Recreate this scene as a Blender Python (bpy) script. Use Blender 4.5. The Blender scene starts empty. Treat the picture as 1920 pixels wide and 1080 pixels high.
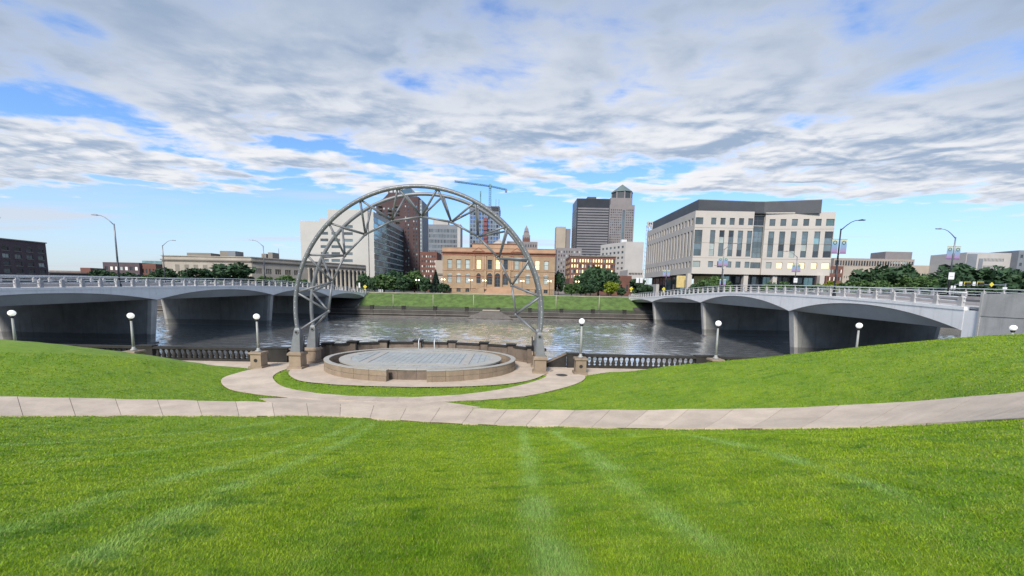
import bpy, math, random
import numpy as np
from mathutils import Vector, Matrix
random.seed(7); np.random.seed(7)
PI = math.pi
scene = bpy.context.scene
COL = scene.collection

# ------------------------------------------------------------------ camera
# eye is the origin, +Y looks over the river; pixel numbers refer to a 1920x1080 frame
F = 750.0; TP = F/6490.0; PITCH = math.atan(TP); CX = 960.0; CY = 545+F*TP; ROLL = 0.0187
cr, sr = math.cos(ROLL), math.sin(ROLL); cp, sp = math.cos(PITCH), math.sin(PITCH)
cam_d = bpy.data.cameras.new('camera'); cam = bpy.data.objects.new('camera', cam_d); COL.objects.link(cam)
right = Vector((1, 0, 0)); up = Vector((0, sp, cp)); fwd = Vector((0, cp, -sp))
cr_ = right*cr+up*sr; cu_ = up*cr-right*sr
mw = Matrix.Identity(4)
for i in range(3):
    mw[i][0] = cr_[i]; mw[i][1] = cu_[i]; mw[i][2] = -fwd[i]
cam.matrix_world = mw
cam_d.sensor_width = 36; cam_d.lens = F/1920*36; cam_d.shift_y = (CY-540)/1920
cam_d.clip_start = 0.1; cam_d.clip_end = 6000
scene.camera = cam

def ray(px, py):
    u = (px-CX)/F; v = -(py-CY)/F
    a = u*cr-v*sr; b = u*sr+v*cr
    y = cp+sp*b
    return a/y, (-sp+cp*b)/y
def atz(px, py, z):
    a, b = ray(px, py); D = z/b; return Vector((a*D, D, z))
def atd(px, py, D):
    a, b = ray(px, py); return Vector((a*D, D, b*D))

# ------------------------------------------------------------------ light, sky, exposure
SUN_EL = math.radians(38); SUN_AZ = math.radians(198)      # azimuth clockwise from +Y (behind the camera)
sd = Vector((math.sin(SUN_AZ)*math.cos(SUN_EL), math.cos(SUN_AZ)*math.cos(SUN_EL), math.sin(SUN_EL)))
sl = bpy.data.lights.new('sun', 'SUN'); sl.energy = 1.75; sl.angle = math.radians(12); sl.color = (1.0, 0.93, 0.84)
so = bpy.data.objects.new('sun', sl); COL.objects.link(so)
so.rotation_euler = (-sd).to_track_quat('-Z', 'Y').to_euler(); so.location = sd*200
scene.view_settings.view_transform = 'Standard'; scene.view_settings.look = 'None'
scene.view_settings.exposure = 1.3; scene.view_settings.gamma = 1.0

class NT:
    def __init__(s, tree): s.t = tree; s.n = tree.nodes; s.l = tree.links
    def new(s, typ, **kw):
        n = s.n.new(typ)
        for k, v in kw.items(): setattr(n, k, v)
        return n
    def put(s, sock, v):
        if hasattr(v, 'is_linked') or isinstance(v, bpy.types.NodeSocket): s.l.new(v, sock)
        else: sock.default_value = v
    def math(s, op, a, b=None, c=None, clamp=False):
        n = s.new('ShaderNodeMath', operation=op); n.use_clamp = clamp
        s.put(n.inputs[0], a)
        if b is not None: s.put(n.inputs[1], b)
        if c is not None: s.put(n.inputs[2], c)
        return n.outputs[0]
    def vmath(s, op, a, b=None):
        n = s.new('ShaderNodeVectorMath', operation=op); s.put(n.inputs[0], a)
        if b is not None: s.put(n.inputs[1], b)
        return n.outputs[0]
    def mix(s, f, a, b, blend='MIX'):
        n = s.new('ShaderNodeMix', data_type='RGBA', blend_type=blend)
        s.put(n.inputs[0], f); s.put(n.inputs[6], a); s.put(n.inputs[7], b); return n.outputs[2]
    def noise(s, vec, scale, detail=4, rough=0.55, dist=0.0):
        n = s.new('ShaderNodeTexNoise'); s.put(n.inputs['Vector'], vec)
        n.inputs['Scale'].default_value = scale; n.inputs['Detail'].default_value = detail
        n.inputs['Roughness'].default_value = rough; n.inputs['Distortion'].default_value = dist
        return n.outputs[0]
    def smooth(s, v, lo, hi, a=0.0, b=1.0):
        n = s.new('ShaderNodeMapRange', interpolation_type='SMOOTHSTEP')
        s.put(n.inputs[0], v); n.inputs[1].default_value = lo; n.inputs[2].default_value = hi
        n.inputs[3].default_value = a; n.inputs[4].default_value = b; return n.outputs[0]
def rgba(c): return (c[0], c[1], c[2], 1.0)

world = bpy.data.worlds.new('World'); scene.world = world; world.use_nodes = True
W = NT(world.node_tree); W.n.clear()
sky = W.new('ShaderNodeTexSky', sky_type='NISHITA'); sky.sun_disc = False
sky.sun_elevation = SUN_EL; sky.sun_rotation = SUN_AZ; sky.air_density = 1.15; sky.dust_density = 0.6; sky.ozone_density = 2.2; sky.altitude = 250
tc = W.new('ShaderNodeTexCoord'); dirn = W.vmath('NORMALIZE', tc.outputs['Generated'])
sx = W.new('ShaderNodeSeparateXYZ'); W.l.new(dirn, sx.inputs[0])
zc = W.math('ADD', W.math('MAXIMUM', sx.outputs[2], 0.0), 0.035)
cmb = W.new('ShaderNodeCombineXYZ')
W.l.new(W.math('DIVIDE', sx.outputs[0], zc), cmb.inputs[0]); W.l.new(W.math('DIVIDE', sx.outputs[1], zc), cmb.inputs[1])
P = cmb.outputs[0]
CLOUD_OFF = (3.1, 7.7, 0.0)
Po = W.vmath('ADD', P, CLOUD_OFF)
n_big = W.noise(Po, 0.45, 3, 0.5)
n_fin = W.noise(Po, 1.25, 8, 0.54, 0.2)
n_off = W.noise(W.vmath('ADD', Po, (-0.12, -0.20, 0.0)), 1.25, 8, 0.54, 0.2)
n_puf = W.noise(W.vmath('MULTIPLY', Po, (0.8, 1.15, 1.0)), 3.4, 6, 0.55, 0.3)
n_pof = W.noise(W.vmath('ADD', W.vmath('MULTIPLY', Po, (0.8, 1.15, 1.0)), (-0.03, -0.06, 0.0)), 3.4, 6, 0.55, 0.3)
yw = W.math('ADD', W.math('DIVIDE', sx.outputs[1], zc), W.math('MULTIPLY', W.math('SUBTRACT', n_big, 0.5), 2.4))
edge = W.smooth(yw, 2.9, 4.7)
zone = W.smooth(yw, 0.9, 2.8)
dens = W.math('SUBTRACT', W.math('ADD', W.math('MULTIPLY', n_big, 0.75), W.math('MULTIPLY', n_fin, 0.85)), W.math('ADD', 0.642, W.math('MULTIPLY', edge, 0.40)))
dens = W.math('ADD', dens, W.math('MULTIPLY', zone, W.math('MULTIPLY', W.math('SUBTRACT', n_puf, 0.48), 0.75)))
cover = W.smooth(dens, 0.0, 0.17)
thick = W.smooth(dens, 0.02, 0.24)
lit = W.smooth(W.math('ADD', W.math('SUBTRACT', n_fin, n_off), W.math('MULTIPLY', zone, W.math('MULTIPLY', W.math('SUBTRACT', n_puf, n_pof), 1.1))), -0.17, 0.20)
lk = W.math('ADD', 0.30, W.math('MULTIPLY', zone, 0.45))
shade = W.math('MULTIPLY', thick, W.math('SUBTRACT', 1.0, W.math('MULTIPLY', lit, lk)), clamp=True)
CB = 3.0   # cloud radiance in the sky texture's units
c_hi = W.mix(zone, (0.50*CB, 0.575*CB, 0.70*CB, 1), (0.96*CB, 0.945*CB, 0.94*CB, 1))
c_lo = W.mix(zone, (0.26*CB, 0.35*CB, 0.505*CB, 1), (0.32*CB, 0.415*CB, 0.565*CB, 1))
cloud = W.mix(shade, c_hi, c_lo)
sky_c = W.mix(1.0, sky.outputs[0], (0.34, 0.445, 0.60, 1), 'MULTIPLY')
c1 = W.mix(cover, sky_c, cloud)
st = W.vmath('MULTIPLY', Po, (0.16, 0.55, 1.0))
n_st = W.noise(st, 1.0, 6, 0.55)
strk = W.math('MULTIPLY', W.smooth(n_st, 0.53, 0.66), W.math('MULTIPLY', edge, 0.75))
c2 = W.mix(strk, c1, (0.66*CB, 0.68*CB, 0.74*CB, 1))
haze_f = W.smooth(sx.outputs[2], -0.08, 0.26, 0.9, 0.0)
c3 = W.mix(haze_f, c2, (0.57*CB, 0.625*CB, 0.70*CB, 1))
bg = W.new('ShaderNodeBackground'); W.l.new(c3, bg.inputs[0]); bg.inputs[1].default_value = 0.15
wo = W.new('ShaderNodeOutputWorld'); W.l.new(bg.outputs[0], wo.inputs[0])
scene.render.engine = 'CYCLES'
scene.cycles.max_bounces = 6; scene.cycles.diffuse_bounces = 3; scene.cycles.glossy_bounces = 3
scene.cycles.transmission_bounces = 3; scene.cycles.caustics_reflective = False; scene.cycles.caustics_refractive = False

# ------------------------------------------------------------------ materials
MATS = {}
def mat(name, col, rough=0.75, var=0.12, scale=0.8, fine=0.0, bump=0.0, bscale=8.0, metal=0.0, objrand=0.0, spec=0.5, streak=0.0, emit=None, estr=0.0, tide=None):
    if name in MATS: return MATS[name]
    m = bpy.data.materials.new(name); m.use_nodes = True; N = NT(m.node_tree)
    b = m.node_tree.nodes['Principled BSDF']
    geo = N.new('ShaderNodeNewGeometry'); pos = geo.outputs['Position']
    c = rgba(col)
    out = N.mix(N.smooth(N.noise(pos, scale, 5, 0.6), 0.3, 0.7), rgba([x*(1-var) for x in col]), rgba([min(x*(1+var), 1) for x in col]))
    if fine: out = N.mix(fine, out, N.mix(N.noise(pos, scale*14, 4, 0.7), rgba([x*0.35 for x in col]), rgba([min(1, x*1.65) for x in col])))
    if streak:
        v = N.vmath('MULTIPLY', pos, (1.6, 1.6, 0.12))
        out = N.mix(N.math('MULTIPLY', N.smooth(N.noise(v, 1.0, 6, 0.65), 0.5, 0.75), streak), out, rgba([x*0.3 for x in col]))
    if tide is not None:
        sz = N.new('ShaderNodeSeparateXYZ'); N.l.new(pos, sz.inputs[0])
        zz_ = N.math('ADD', sz.outputs[2], N.math('MULTIPLY', N.math('SUBTRACT', N.noise(pos, 0.8, 5, 0.65), 0.5), 0.5))
        out = N.mix(N.smooth(zz_, tide-0.12, tide+0.12, 0.6, 0.0), out, rgba([x*0.28 for x in col]))
        out = N.mix(N.smooth(zz_, tide-1.0, tide-0.85, 0.55, 0.0), out, rgba([x*0.8 for x in col]))
    if objrand:
        oi = N.new('ShaderNodeObjectInfo')
        k = N.math('ADD', N.math('MULTIPLY', oi.outputs['Random'], 2*objrand), 1-objrand)
        cc = N.new('ShaderNodeCombineColor'); [N.l.new(k, cc.inputs[i]) for i in range(3)]
        out = N.mix(1.0, out, cc.outputs[0], 'MULTIPLY')
    N.l.new(out, b.inputs['Base Color'])
    b.inputs['Roughness'].default_value = rough; b.inputs['Metallic'].default_value = metal
    b.inputs['Specular IOR Level'].default_value = spec
    if bump:
        bn = N.new('ShaderNodeBump'); bn.inputs['Strength'].default_value = bump; bn.inputs['Distance'].default_value = 0.05
        N.l.new(N.noise(pos, bscale, 6, 0.65), bn.inputs['Height']); N.l.new(bn.outputs[0], b.inputs['Normal'])
    if emit:
        b.inputs['Emission Color'].default_value = rgba(emit); b.inputs['Emission Strength'].default_value = estr
    MATS[name] = m
    return m

steel = mat('painted_steel', (0.20, 0.21, 0.225), 0.45, 0.14, 1.6, 0.12, 0.1, 14, 0.25, streak=0.25)
stone = mat('tan_stone', (0.29, 0.225, 0.165), 0.85, 0.15, 1.8, 0.35, 0.35, 18, streak=0.35, objrand=0.10)
stone_d = mat('weathered_stone', (0.19, 0.15, 0.12), 0.88, 0.3, 1.2, 0.35, 0.4, 16, streak=0.6, objrand=0.12)
stone_k = mat('blackened_stone', (0.032, 0.030, 0.028), 0.9, 0.35, 1.5, 0.3, 0.3, 16, streak=0.3, objrand=0.1)
conc = mat('path_concrete', (0.56, 0.46, 0.365), 0.88, 0.14, 1.1, 0.25, 0.2, 30, objrand=0.09)
conc_j = mat('joint_dirt', (0.11, 0.085, 0.06), 0.95, 0.2, 3)
bconc = mat('bridge_paint', (0.91, 0.905, 0.895), 0.6, 0.05, 0.5, 0.06, streak=0.26)
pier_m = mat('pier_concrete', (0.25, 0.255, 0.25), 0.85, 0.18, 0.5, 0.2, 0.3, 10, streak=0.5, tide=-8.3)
pier_lit = mat('pier_concrete_lit', (0.44, 0.435, 0.42), 0.85, 0.15, 0.5, 0.2, 0.3, 10, streak=0.5, tide=-8.3)  # pier concrete made paler: river-side light on the ends put into the colour
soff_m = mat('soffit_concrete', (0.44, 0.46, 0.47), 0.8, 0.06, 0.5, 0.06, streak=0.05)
rail_m = mat('rail_metal', (0.74, 0.77, 0.79), 0.45, 0.08, 1.0, 0.05, metal=0.3)
post_m = mat('rail_post_concrete', (0.44, 0.43, 0.43), 0.8, 0.12, 2.0, 0.15)
wallc = mat('wing_wall_concrete', (0.50, 0.49, 0.47), 0.88, 0.12, 0.7, 0.2, 0.3, 12, streak=0.3)
riverw = mat('river_wall_concrete', (0.085, 0.077, 0.069), 0.9, 0.25, 0.3, 0.25, 0.2, 8, streak=0.35, tide=-9.2)
riverl = mat('river_ledge_concrete', (0.19, 0.175, 0.16), 0.9, 0.2, 0.3, 0.2, streak=0.25)
asph = mat('asphalt', (0.06, 0.06, 0.062), 0.9, 0.15, 0.4, 0.2)
walk_m = mat('far_walk_concrete', (0.42, 0.37, 0.31), 0.9, 0.1, 0.2)
fence_m = mat('dark_fence_iron', (0.05, 0.048, 0.045), 0.6, 0.1, 1)
dark_metal = mat('dark_pole_metal', (0.035, 0.038, 0.045), 0.45, 0.1, 1, metal=0.4)
grey_pole = mat('galvanised_pole', (0.24, 0.26, 0.29), 0.45, 0.1, 1, metal=0.4)
globe_m = mat('white_globe', (0.85, 0.85, 0.84), 0.25, 0.02, 1, emit=(1.0, 0.98, 0.95), estr=0.22)
pole_c = mat('lamp_pole_paint', (0.36, 0.37, 0.36), 0.6, 0.1, 2, 0.1)
terra = mat('terracotta_stone', (0.36, 0.26, 0.165), 0.85, 0.15, 0.25, 0.2, 0.15, 3, objrand=0.05)
terra_l = mat('pale_terracotta_stone', (0.44, 0.29, 0.19), 0.85, 0.12, 0.3, 0.15)
terra_d = mat('red_sandstone_trim', (0.30, 0.13, 0.085), 0.85, 0.15, 0.3, 0.15)
lime = mat('limestone', (0.43, 0.39, 0.33), 0.85, 0.12, 0.15, 0.2, streak=0.25)
lime_d = mat('limestone_grey', (0.24, 0.22, 0.19), 0.85, 0.12, 0.15, 0.2, streak=0.2)
court_m = mat('courthouse_precast', (0.53, 0.495, 0.455), 0.8, 0.05, 0.12, 0.05)
court_side = court_m
pent_m = mat('penthouse_zinc', (0.085, 0.09, 0.10), 0.5, 0.12, 0.15, 0.1, metal=0.3)
brick_dk = mat('dark_brown_brick', (0.088, 0.056, 0.058), 0.88, 0.18, 0.2, 0.3)
brick_rd = mat('red_brown_brick', (0.17, 0.08, 0.062), 0.88, 0.18, 0.2, 0.3)
brick_wh = mat('purple_brown_brick', (0.10, 0.075, 0.085), 0.88, 0.18, 0.2, 0.3)
cream = mat('cream_cladding', (0.50, 0.49, 0.46), 0.7, 0.04, 0.1, 0.03)
beige = mat('beige_concrete', (0.42, 0.37, 0.31), 0.85, 0.08, 0.1, 0.08)
greyst = mat('grey_granite', (0.245, 0.225, 0.23), 0.75, 0.08, 0.1, 0.08)
greyst2 = mat('grey_panel', (0.20, 0.22, 0.25), 0.6, 0.1, 0.1, 0.08)
whitec = mat('white_concrete', (0.47, 0.455, 0.44), 0.8, 0.06, 0.1, 0.06)
black_m = mat('black_curtain_wall', (0.028, 0.032, 0.04), 0.35, 0.15, 0.1)
band_m = mat('pale_spandrel', (0.20, 0.195, 0.215), 0.5, 0.1, 0.05)
copper = mat('verdigris_copper', (0.14, 0.19, 0.19), 0.6, 0.12, 0.1)
roof_m = mat('roof_membrane', (0.10, 0.10, 0.10), 0.9, 0.15, 0.2)
glass_b = mat('blue_grey_glass', (0.19, 0.235, 0.245), 0.07, 0.15, 0.3, metal=0.55, objrand=0.35)
glass_g = mat('green_glass', (0.26, 0.40, 0.40), 0.08, 0.2, 0.3, metal=0.6, objrand=0.25)
glass_d = mat('dark_glass', (0.035, 0.045, 0.055), 0.08, 0.2, 0.3, objrand=0.5, spec=0.8)
glass_l = mat('pale_blind_glass', (0.42, 0.48, 0.46), 0.12, 0.12, 0.3, metal=0.15, objrand=0.2)
glass_y = mat('warm_glow_window', (0.6, 0.5, 0.3), 0.2, 0.2, 0.5, emit=(1.0, 0.74, 0.34), estr=0.55, objrand=0.2)  # emission also stands in for warm sky glow reflected in hall and courthouse panes
glass_w = mat('white_lit_window', (0.7, 0.7, 0.65), 0.2, 0.1, 0.5, emit=(1.0, 0.93, 0.8), estr=0.12)
frame_m = mat('window_frame_grey', (0.10, 0.11, 0.12), 0.5, 0.1, 1)
frame_t = mat('window_frame_dark', (0.06, 0.045, 0.04), 0.6, 0.1, 1)
yellow = mat('sign_yellow', (0.72, 0.62, 0.07), 0.5, 0.04, 1)
signw = mat('sign_white', (0.72, 0.73, 0.74), 0.5, 0.04, 1)
signk = mat('sign_black', (0.02, 0.02, 0.02), 0.5, 0.04, 1)
crane_m = mat('crane_teal', (0.13, 0.30, 0.33), 0.5, 0.1, 0.3)
red_m = mat('hoist_red', (0.20, 0.07, 0.08), 0.6, 0.1, 0.3)
bark = mat('bark', (0.07, 0.05, 0.035), 0.95, 0.2, 3, 0.3)
paver = mat('grey_paver', (0.36, 0.38, 0.38), 0.75, 0.12, 1.4, 0.25, 0.25, 22)
band_s = mat('pale_band_stone', (0.40, 0.385, 0.35), 0.8, 0.08, 1.2, 0.15)
lamp_on = mat('lit_lamp_globe', (0.9, 0.8, 0.6), 0.3, 0.02, 1, emit=(1.0, 0.80, 0.52), estr=2.2)
bulb_m = mat('bulb_glass', (0.75, 0.75, 0.72), 0.2, 0.02, 1)

def leaf_mat(name, c1, c2):
    m = bpy.data.materials.new(name); m.use_nodes = True; N = NT(m.node_tree); b = m.node_tree.nodes['Principled BSDF']
    geo = N.new('ShaderNodeNewGeometry'); oi = N.new('ShaderNodeObjectInfo')
    f = N.smooth(N.noise(geo.outputs['Position'], 0.55, 4, 0.6), 0.3, 0.7)
    f = N.math('ADD', N.math('MULTIPLY', f, 0.7), N.math('MULTIPLY', oi.outputs['Random'], 0.3))
    c = N.mix(f, rgba(c1), rgba(c2))
    N.l.new(c, b.inputs['Base Color']); b.inputs['Roughness'].default_value = 0.65; b.inputs['Specular IOR Level'].default_value = 0.25
    tr = N.new('ShaderNodeBsdfTranslucent'); N.l.new(c, tr.inputs[0])
    mx = N.new('ShaderNodeMixShader'); mx.inputs[0].default_value = 0.2
    out = m.node_tree.nodes['Material Output']
    N.l.new(b.outputs[0], mx.inputs[1]); N.l.new(tr.outputs[0], mx.inputs[2]); N.l.new(mx.outputs[0], out.inputs[0])
    return m
leaf_dark = leaf_mat('dark_leaves', (0.030, 0.072, 0.040), (0.078, 0.145, 0.065))
leaf_mid = leaf_mat('green_leaves', (0.060, 0.125, 0.042), (0.130, 0.215, 0.075))
leaf_lime = leaf_mat('lime_leaves', (0.14, 0.20, 0.015), (0.26, 0.32, 0.035))
leaf_con = leaf_mat('conifer_leaves', (0.012, 0.028, 0.022), (0.025, 0.045, 0.030))

def grass_mat(name, blade):
    m = bpy.data.materials.new(name); m.use_nodes = True; N = NT(m.node_tree); b = m.node_tree.nodes['Principled BSDF']
    geo = N.new('ShaderNodeNewGeometry'); pos = geo.outputs['Position']
    f = N.math('ADD', N.math('MULTIPLY', N.smooth(N.noise(pos, 0.45, 5, 0.6), 0.3, 0.7), 0.5), N.math('MULTIPLY', N.smooth(N.noise(N.vmath('MULTIPLY', pos, (1.0, 2.6, 1.0)), 2.0, 5, 0.7), 0.32, 0.68), 0.5))
    g = 1.0
    c = N.mix(f, rgba((0.140*g, 0.282*g, 0.009*g)), rgba((0.345*g, 0.465*g, 0.027*g)))
    c = N.mix(N.math('MULTIPLY', N.smooth(N.noise(N.vmath('MULTIPLY', pos, (1.0, 1.7, 1.0)), 1.5, 4, 0.6), 0.55, 0.68), 0.7), c, rgba((0.075*g, 0.195*g, 0.010*g)))
    c = N.mix(N.math('MULTIPLY', N.smooth(N.noise(N.vmath('MULTIPLY', pos, (1.0, 1.5, 1.3)), 0.8, 4, 0.6), 0.57, 0.72), 0.5), c, rgba((0.40*g, 0.47*g, 0.06*g)))
    at = N.new('ShaderNodeAttribute', attribute_name='track_sheen')
    c = N.mix(N.math('MULTIPLY', at.outputs['Fac'], 0.56), c, rgba((0.30*g, 0.485*g, 0.16*g)))  # pale sheen of bent grass mixed into the colour
    if blade:
        ar = N.new('ShaderNodeAttribute', attribute_name='rnd')
        k = N.math('ADD', N.math('MULTIPLY', ar.outputs['Fac'], 0.7), 0.72)
        cc = N.new('ShaderNodeCombineColor'); N.l.new(N.math('MULTIPLY', k, 1.02), cc.inputs[0]); N.l.new(k, cc.inputs[1]); N.l.new(k, cc.inputs[2])
        c = N.mix(1.0, c, cc.outputs[0], 'MULTIPLY')
        c = N.mix(N.smooth(ar.outputs['Fac'], 0.965, 0.975), c, rgba((0.42, 0.40, 0.17)))
    else:
        c = N.mix(0.5, c, N.mix(N.noise(pos, 26, 4, 0.7), rgba((0.03, 0.07, 0.004)), rgba((0.22, 0.36, 0.03))))
        bn = N.new('ShaderNodeBump'); bn.inputs['Strength'].default_value = 0.7; bn.inputs['Distance'].default_value = 0.06
        N.l.new(N.noise(pos, 22, 6, 0.7), bn.inputs['Height']); N.l.new(bn.outputs[0], b.inputs['Normal'])
    N.l.new(c, b.inputs['Base Color']); b.inputs['Roughness'].default_value = 0.6; b.inputs['Specular IOR Level'].default_value = 0.25
    if blade:
        tr = N.new('ShaderNodeBsdfTranslucent'); N.l.new(c, tr.inputs[0])
        mx = N.new('ShaderNodeMixShader'); mx.inputs[0].default_value = 0.35
        out = m.node_tree.nodes['Material Output']
        N.l.new(b.outputs[0], mx.inputs[1]); N.l.new(tr.outputs[0], mx.inputs[2]); N.l.new(mx.outputs[0], out.inputs[0])
    return m
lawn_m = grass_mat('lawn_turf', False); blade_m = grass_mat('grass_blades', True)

def water_mat():
    m = bpy.data.materials.new('river_water'); m.use_nodes = True; N = NT(m.node_tree); b = m.node_tree.nodes['Principled BSDF']
    b.inputs['Base Color'].default_value = (0.90, 0.93, 0.95, 1); b.inputs['Roughness'].default_value = 0.03; b.inputs['Metallic'].default_value = 0.88
    b.inputs['IOR'].default_value = 1.33
    geo = N.new('ShaderNodeNewGeometry'); pos = geo.outputs['Position']
    h = N.noise(N.vmath('MULTIPLY', pos, (1.0, 0.8, 1)), 2.2, 4, 0.6, 0.4)
    bn = N.new('ShaderNodeBump'); bn.inputs['Strength'].default_value = 1.0; bn.inputs['Distance'].default_value = 0.05
    N.l.new(h, bn.inputs['Height']); N.l.new(bn.outputs[0], b.inputs['Normal'])
    return m
water_m = water_mat()

# ------------------------------------------------------------------ mesh helpers
WL = {}   # world location of every parent
def tag(o, label=None, cat=None, group=None, kind=None):
    if label: o['label'] = label
    if cat: o['category'] = cat
    if group: o['group'] = group
    if kind: o['kind'] = kind
    return o
def thing(name, label, cat, loc, group=None):
    o = bpy.data.objects.new(name, None); o.empty_display_size = 0.3; COL.objects.link(o)
    o.location = loc; WL[o.name] = Vector(loc); return tag(o, label, cat, group)
def place(name, me, parent=None, loc=(0, 0, 0), rz=0.0, scale=None):
    o = bpy.data.objects.new(name, me); COL.objects.link(o)
    l = Vector(loc)
    if parent is not None:
        o.parent = parent; l = l-WL[parent.name]
        WL[o.name] = Vector(loc)
    else: WL[o.name] = Vector(loc)
    o.location = l; o.rotation_euler = (0, 0, rz)
    if scale is not None: o.scale = scale
    return o
class MB:
    def __init__(s): s.v = []; s.f = []; s.mi = []; s.cur = 0
    def add(s, vs, fs):
        o = len(s.v); s.v += [tuple(v) for v in vs]
        for f in fs: s.f.append([i+o for i in f]); s.mi.append(s.cur)
        return s
    def box(s, x0, x1, y0, y1, z0, z1):
        return s.add([(x0, y0, z0), (x1, y0, z0), (x1, y1, z0), (x0, y1, z0), (x0, y0, z1), (x1, y0, z1), (x1, y1, z1), (x0, y1, z1)],
                     [(0, 3, 2, 1), (4, 5, 6, 7), (0, 1, 5, 4), (1, 2, 6, 5), (2, 3, 7, 6), (3, 0, 4, 7)])
    def frus(s, cx, cy, z0, z1, a0, b0, a1, b1):
        return s.add([(cx-a0, cy-b0, z0), (cx+a0, cy-b0, z0), (cx+a0, cy+b0, z0), (cx-a0, cy+b0, z0), (cx-a1, cy-b1, z1), (cx+a1, cy-b1, z1), (cx+a1, cy+b1, z1), (cx-a1, cy+b1, z1)],
                     [(0, 3, 2, 1), (4, 5, 6, 7), (0, 1, 5, 4), (1, 2, 6, 5), (2, 3, 7, 6), (3, 0, 4, 7)])
    def obox(s, O, u, n, w, d, h):   # box from O along u (w), n (d), z (h)
        O = Vector(O); U = u*w; Nn = n*d; Z = Vector((0, 0, h))
        p = [O, O+U, O+U+Nn, O+Nn]; p += [q+Z for q in p]
        return s.add(p, [(0, 3, 2, 1), (4, 5, 6, 7), (0, 1, 5, 4), (1, 2, 6, 5), (2, 3, 7, 6), (3, 0, 4, 7)])
    def tube(s, a, b, r, r2=None, n=10, caps=True):
        return s.path([a, b], [r, r if r2 is None else r2], n, caps)
    def path(s, pts, r, n=10, caps=True):
        pts = [Vector(p) for p in pts]; k = len(pts)
        if not isinstance(r, (list, tuple)): r = [r]*k
        o = len(s.v); ref = None
        for i, p in enumerate(pts):
            t = (pts[min(i+1, k-1)]-pts[max(i-1, 0)]).normalized()
            if ref is None: ref = t.orthogonal().normalized()
            ref = (ref-t*ref.dot(t)).normalized(); bi = t.cross(ref)
            for j in range(n):
                a = 2*PI*j/n; s.v.append(tuple(p+(ref*math.cos(a)+bi*math.sin(a))*r[i]))
        for i in range(k-1):
            for j in range(n):
                a = o+i*n+j; b = o+i*n+(j+1) % n; s.f.append([a, b, b+n, a+n]); s.mi.append(s.cur)
        if caps:
            s.f.append([o+j for j in range(n)][::-1]); s.mi.append(s.cur)
            s.f.append([o+(k-1)*n+j for j in range(n)]); s.mi.append(s.cur)
        return s
    def lathe(s, prof, cx=0, cy=0, n=14, sy=1.0):
        o = len(s.v); k = len(prof)
        for r, z in prof:
            for j in range(n):
                a = 2*PI*j/n; s.v.append((cx+r*math.cos(a), cy+r*sy*math.sin(a), z))
        for i in range(k-1):
            for j in range(n):
                a = o+i*n+j; b = o+i*n+(j+1) % n; s.f.append([a, b, b+n, a+n]); s.mi.append(s.cur)
        s.f.append([o+j for j in range(n)][::-1]); s.mi.append(s.cur)
        s.f.append([o+(k-1)*n+j for j in range(n)]); s.mi.append(s.cur)
        return s
    def prism(s, poly, h0, h1):   # poly of (x,y), extruded in z
        n = len(poly)
        vs = [(x, y, h0) for x, y in poly]+[(x, y, h1) for x, y in poly]
        return s.add(vs, [tuple(range(n))[::-1], tuple(range(n, 2*n))]+[(i, (i+1) % n, n+(i+1) % n, n+i) for i in range(n)])
    def slab(s, poly, d):   # 3D polygon extruded by vector d
        n = len(poly); d = Vector(d)
        vs = [Vector(p) for p in poly]; vs += [p+d for p in vs]
        return s.add(vs, [tuple(range(n)), tuple(range(n, 2*n))[::-1]]+[(i, n+i, n+(i+1) % n, (i+1) % n) for i in range(n)])
    def mesh(s, name, mats, off=None, smooth=False):
        me = bpy.data.meshes.new(name)
        v = s.v if off is None else [(a-off[0], b-off[1], c-off[2]) for a, b, c in s.v]
        me.from_pydata(v, [], s.f)
        for m in (mats if isinstance(mats, (list, tuple)) else [mats]): me.materials.append(m)
        if any(s.mi): me.polygons.foreach_set('material_index', s.mi)
        if smooth: me.shade_smooth()
        me.update(); return me
    def build(s, name, mats, parent=None, smooth=False, loc=None):
        if parent is not None: base = WL[parent.name]
        else: base = Vector(loc) if loc is not None else Vector((0, 0, 0))
        me = s.mesh(name, mats, base, smooth)
        if smooth == 'auto':
            me.set_sharp_from_angle(angle=math.radians(40))
        return place(name, me, parent, base)
def struct(o): o['kind'] = 'structure'; return o

def resample(pts, n):
    pts = [Vector(p) for p in pts]; P_ = [pts[0]*2-pts[1]]+pts+[pts[-1]*2-pts[-2]]
    dense = []
    for i in range(1, len(P_)-2):
        for k in range(16):
            t = k/16; a, b, c, d = P_[i-1], P_[i], P_[i+1], P_[i+2]
            dense.append(0.5*((2*b)+(c-a)*t+(2*a-5*b+4*c-d)*t*t+(3*b-a-3*c+d)*t**3))
    dense.append(pts[-1])
    L = [0]
    for i in range(1, len(dense)): L.append(L[-1]+(dense[i]-dense[i-1]).length)
    out = []; j = 0
    for i in range(n):
        s_ = L[-1]*i/(n-1)
        while j < len(L)-2 and L[j+1] < s_: j += 1
        t = (s_-L[j])/max(L[j+1]-L[j], 1e-9); out.append(dense[j].lerp(dense[j+1], t))
    return out

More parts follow.
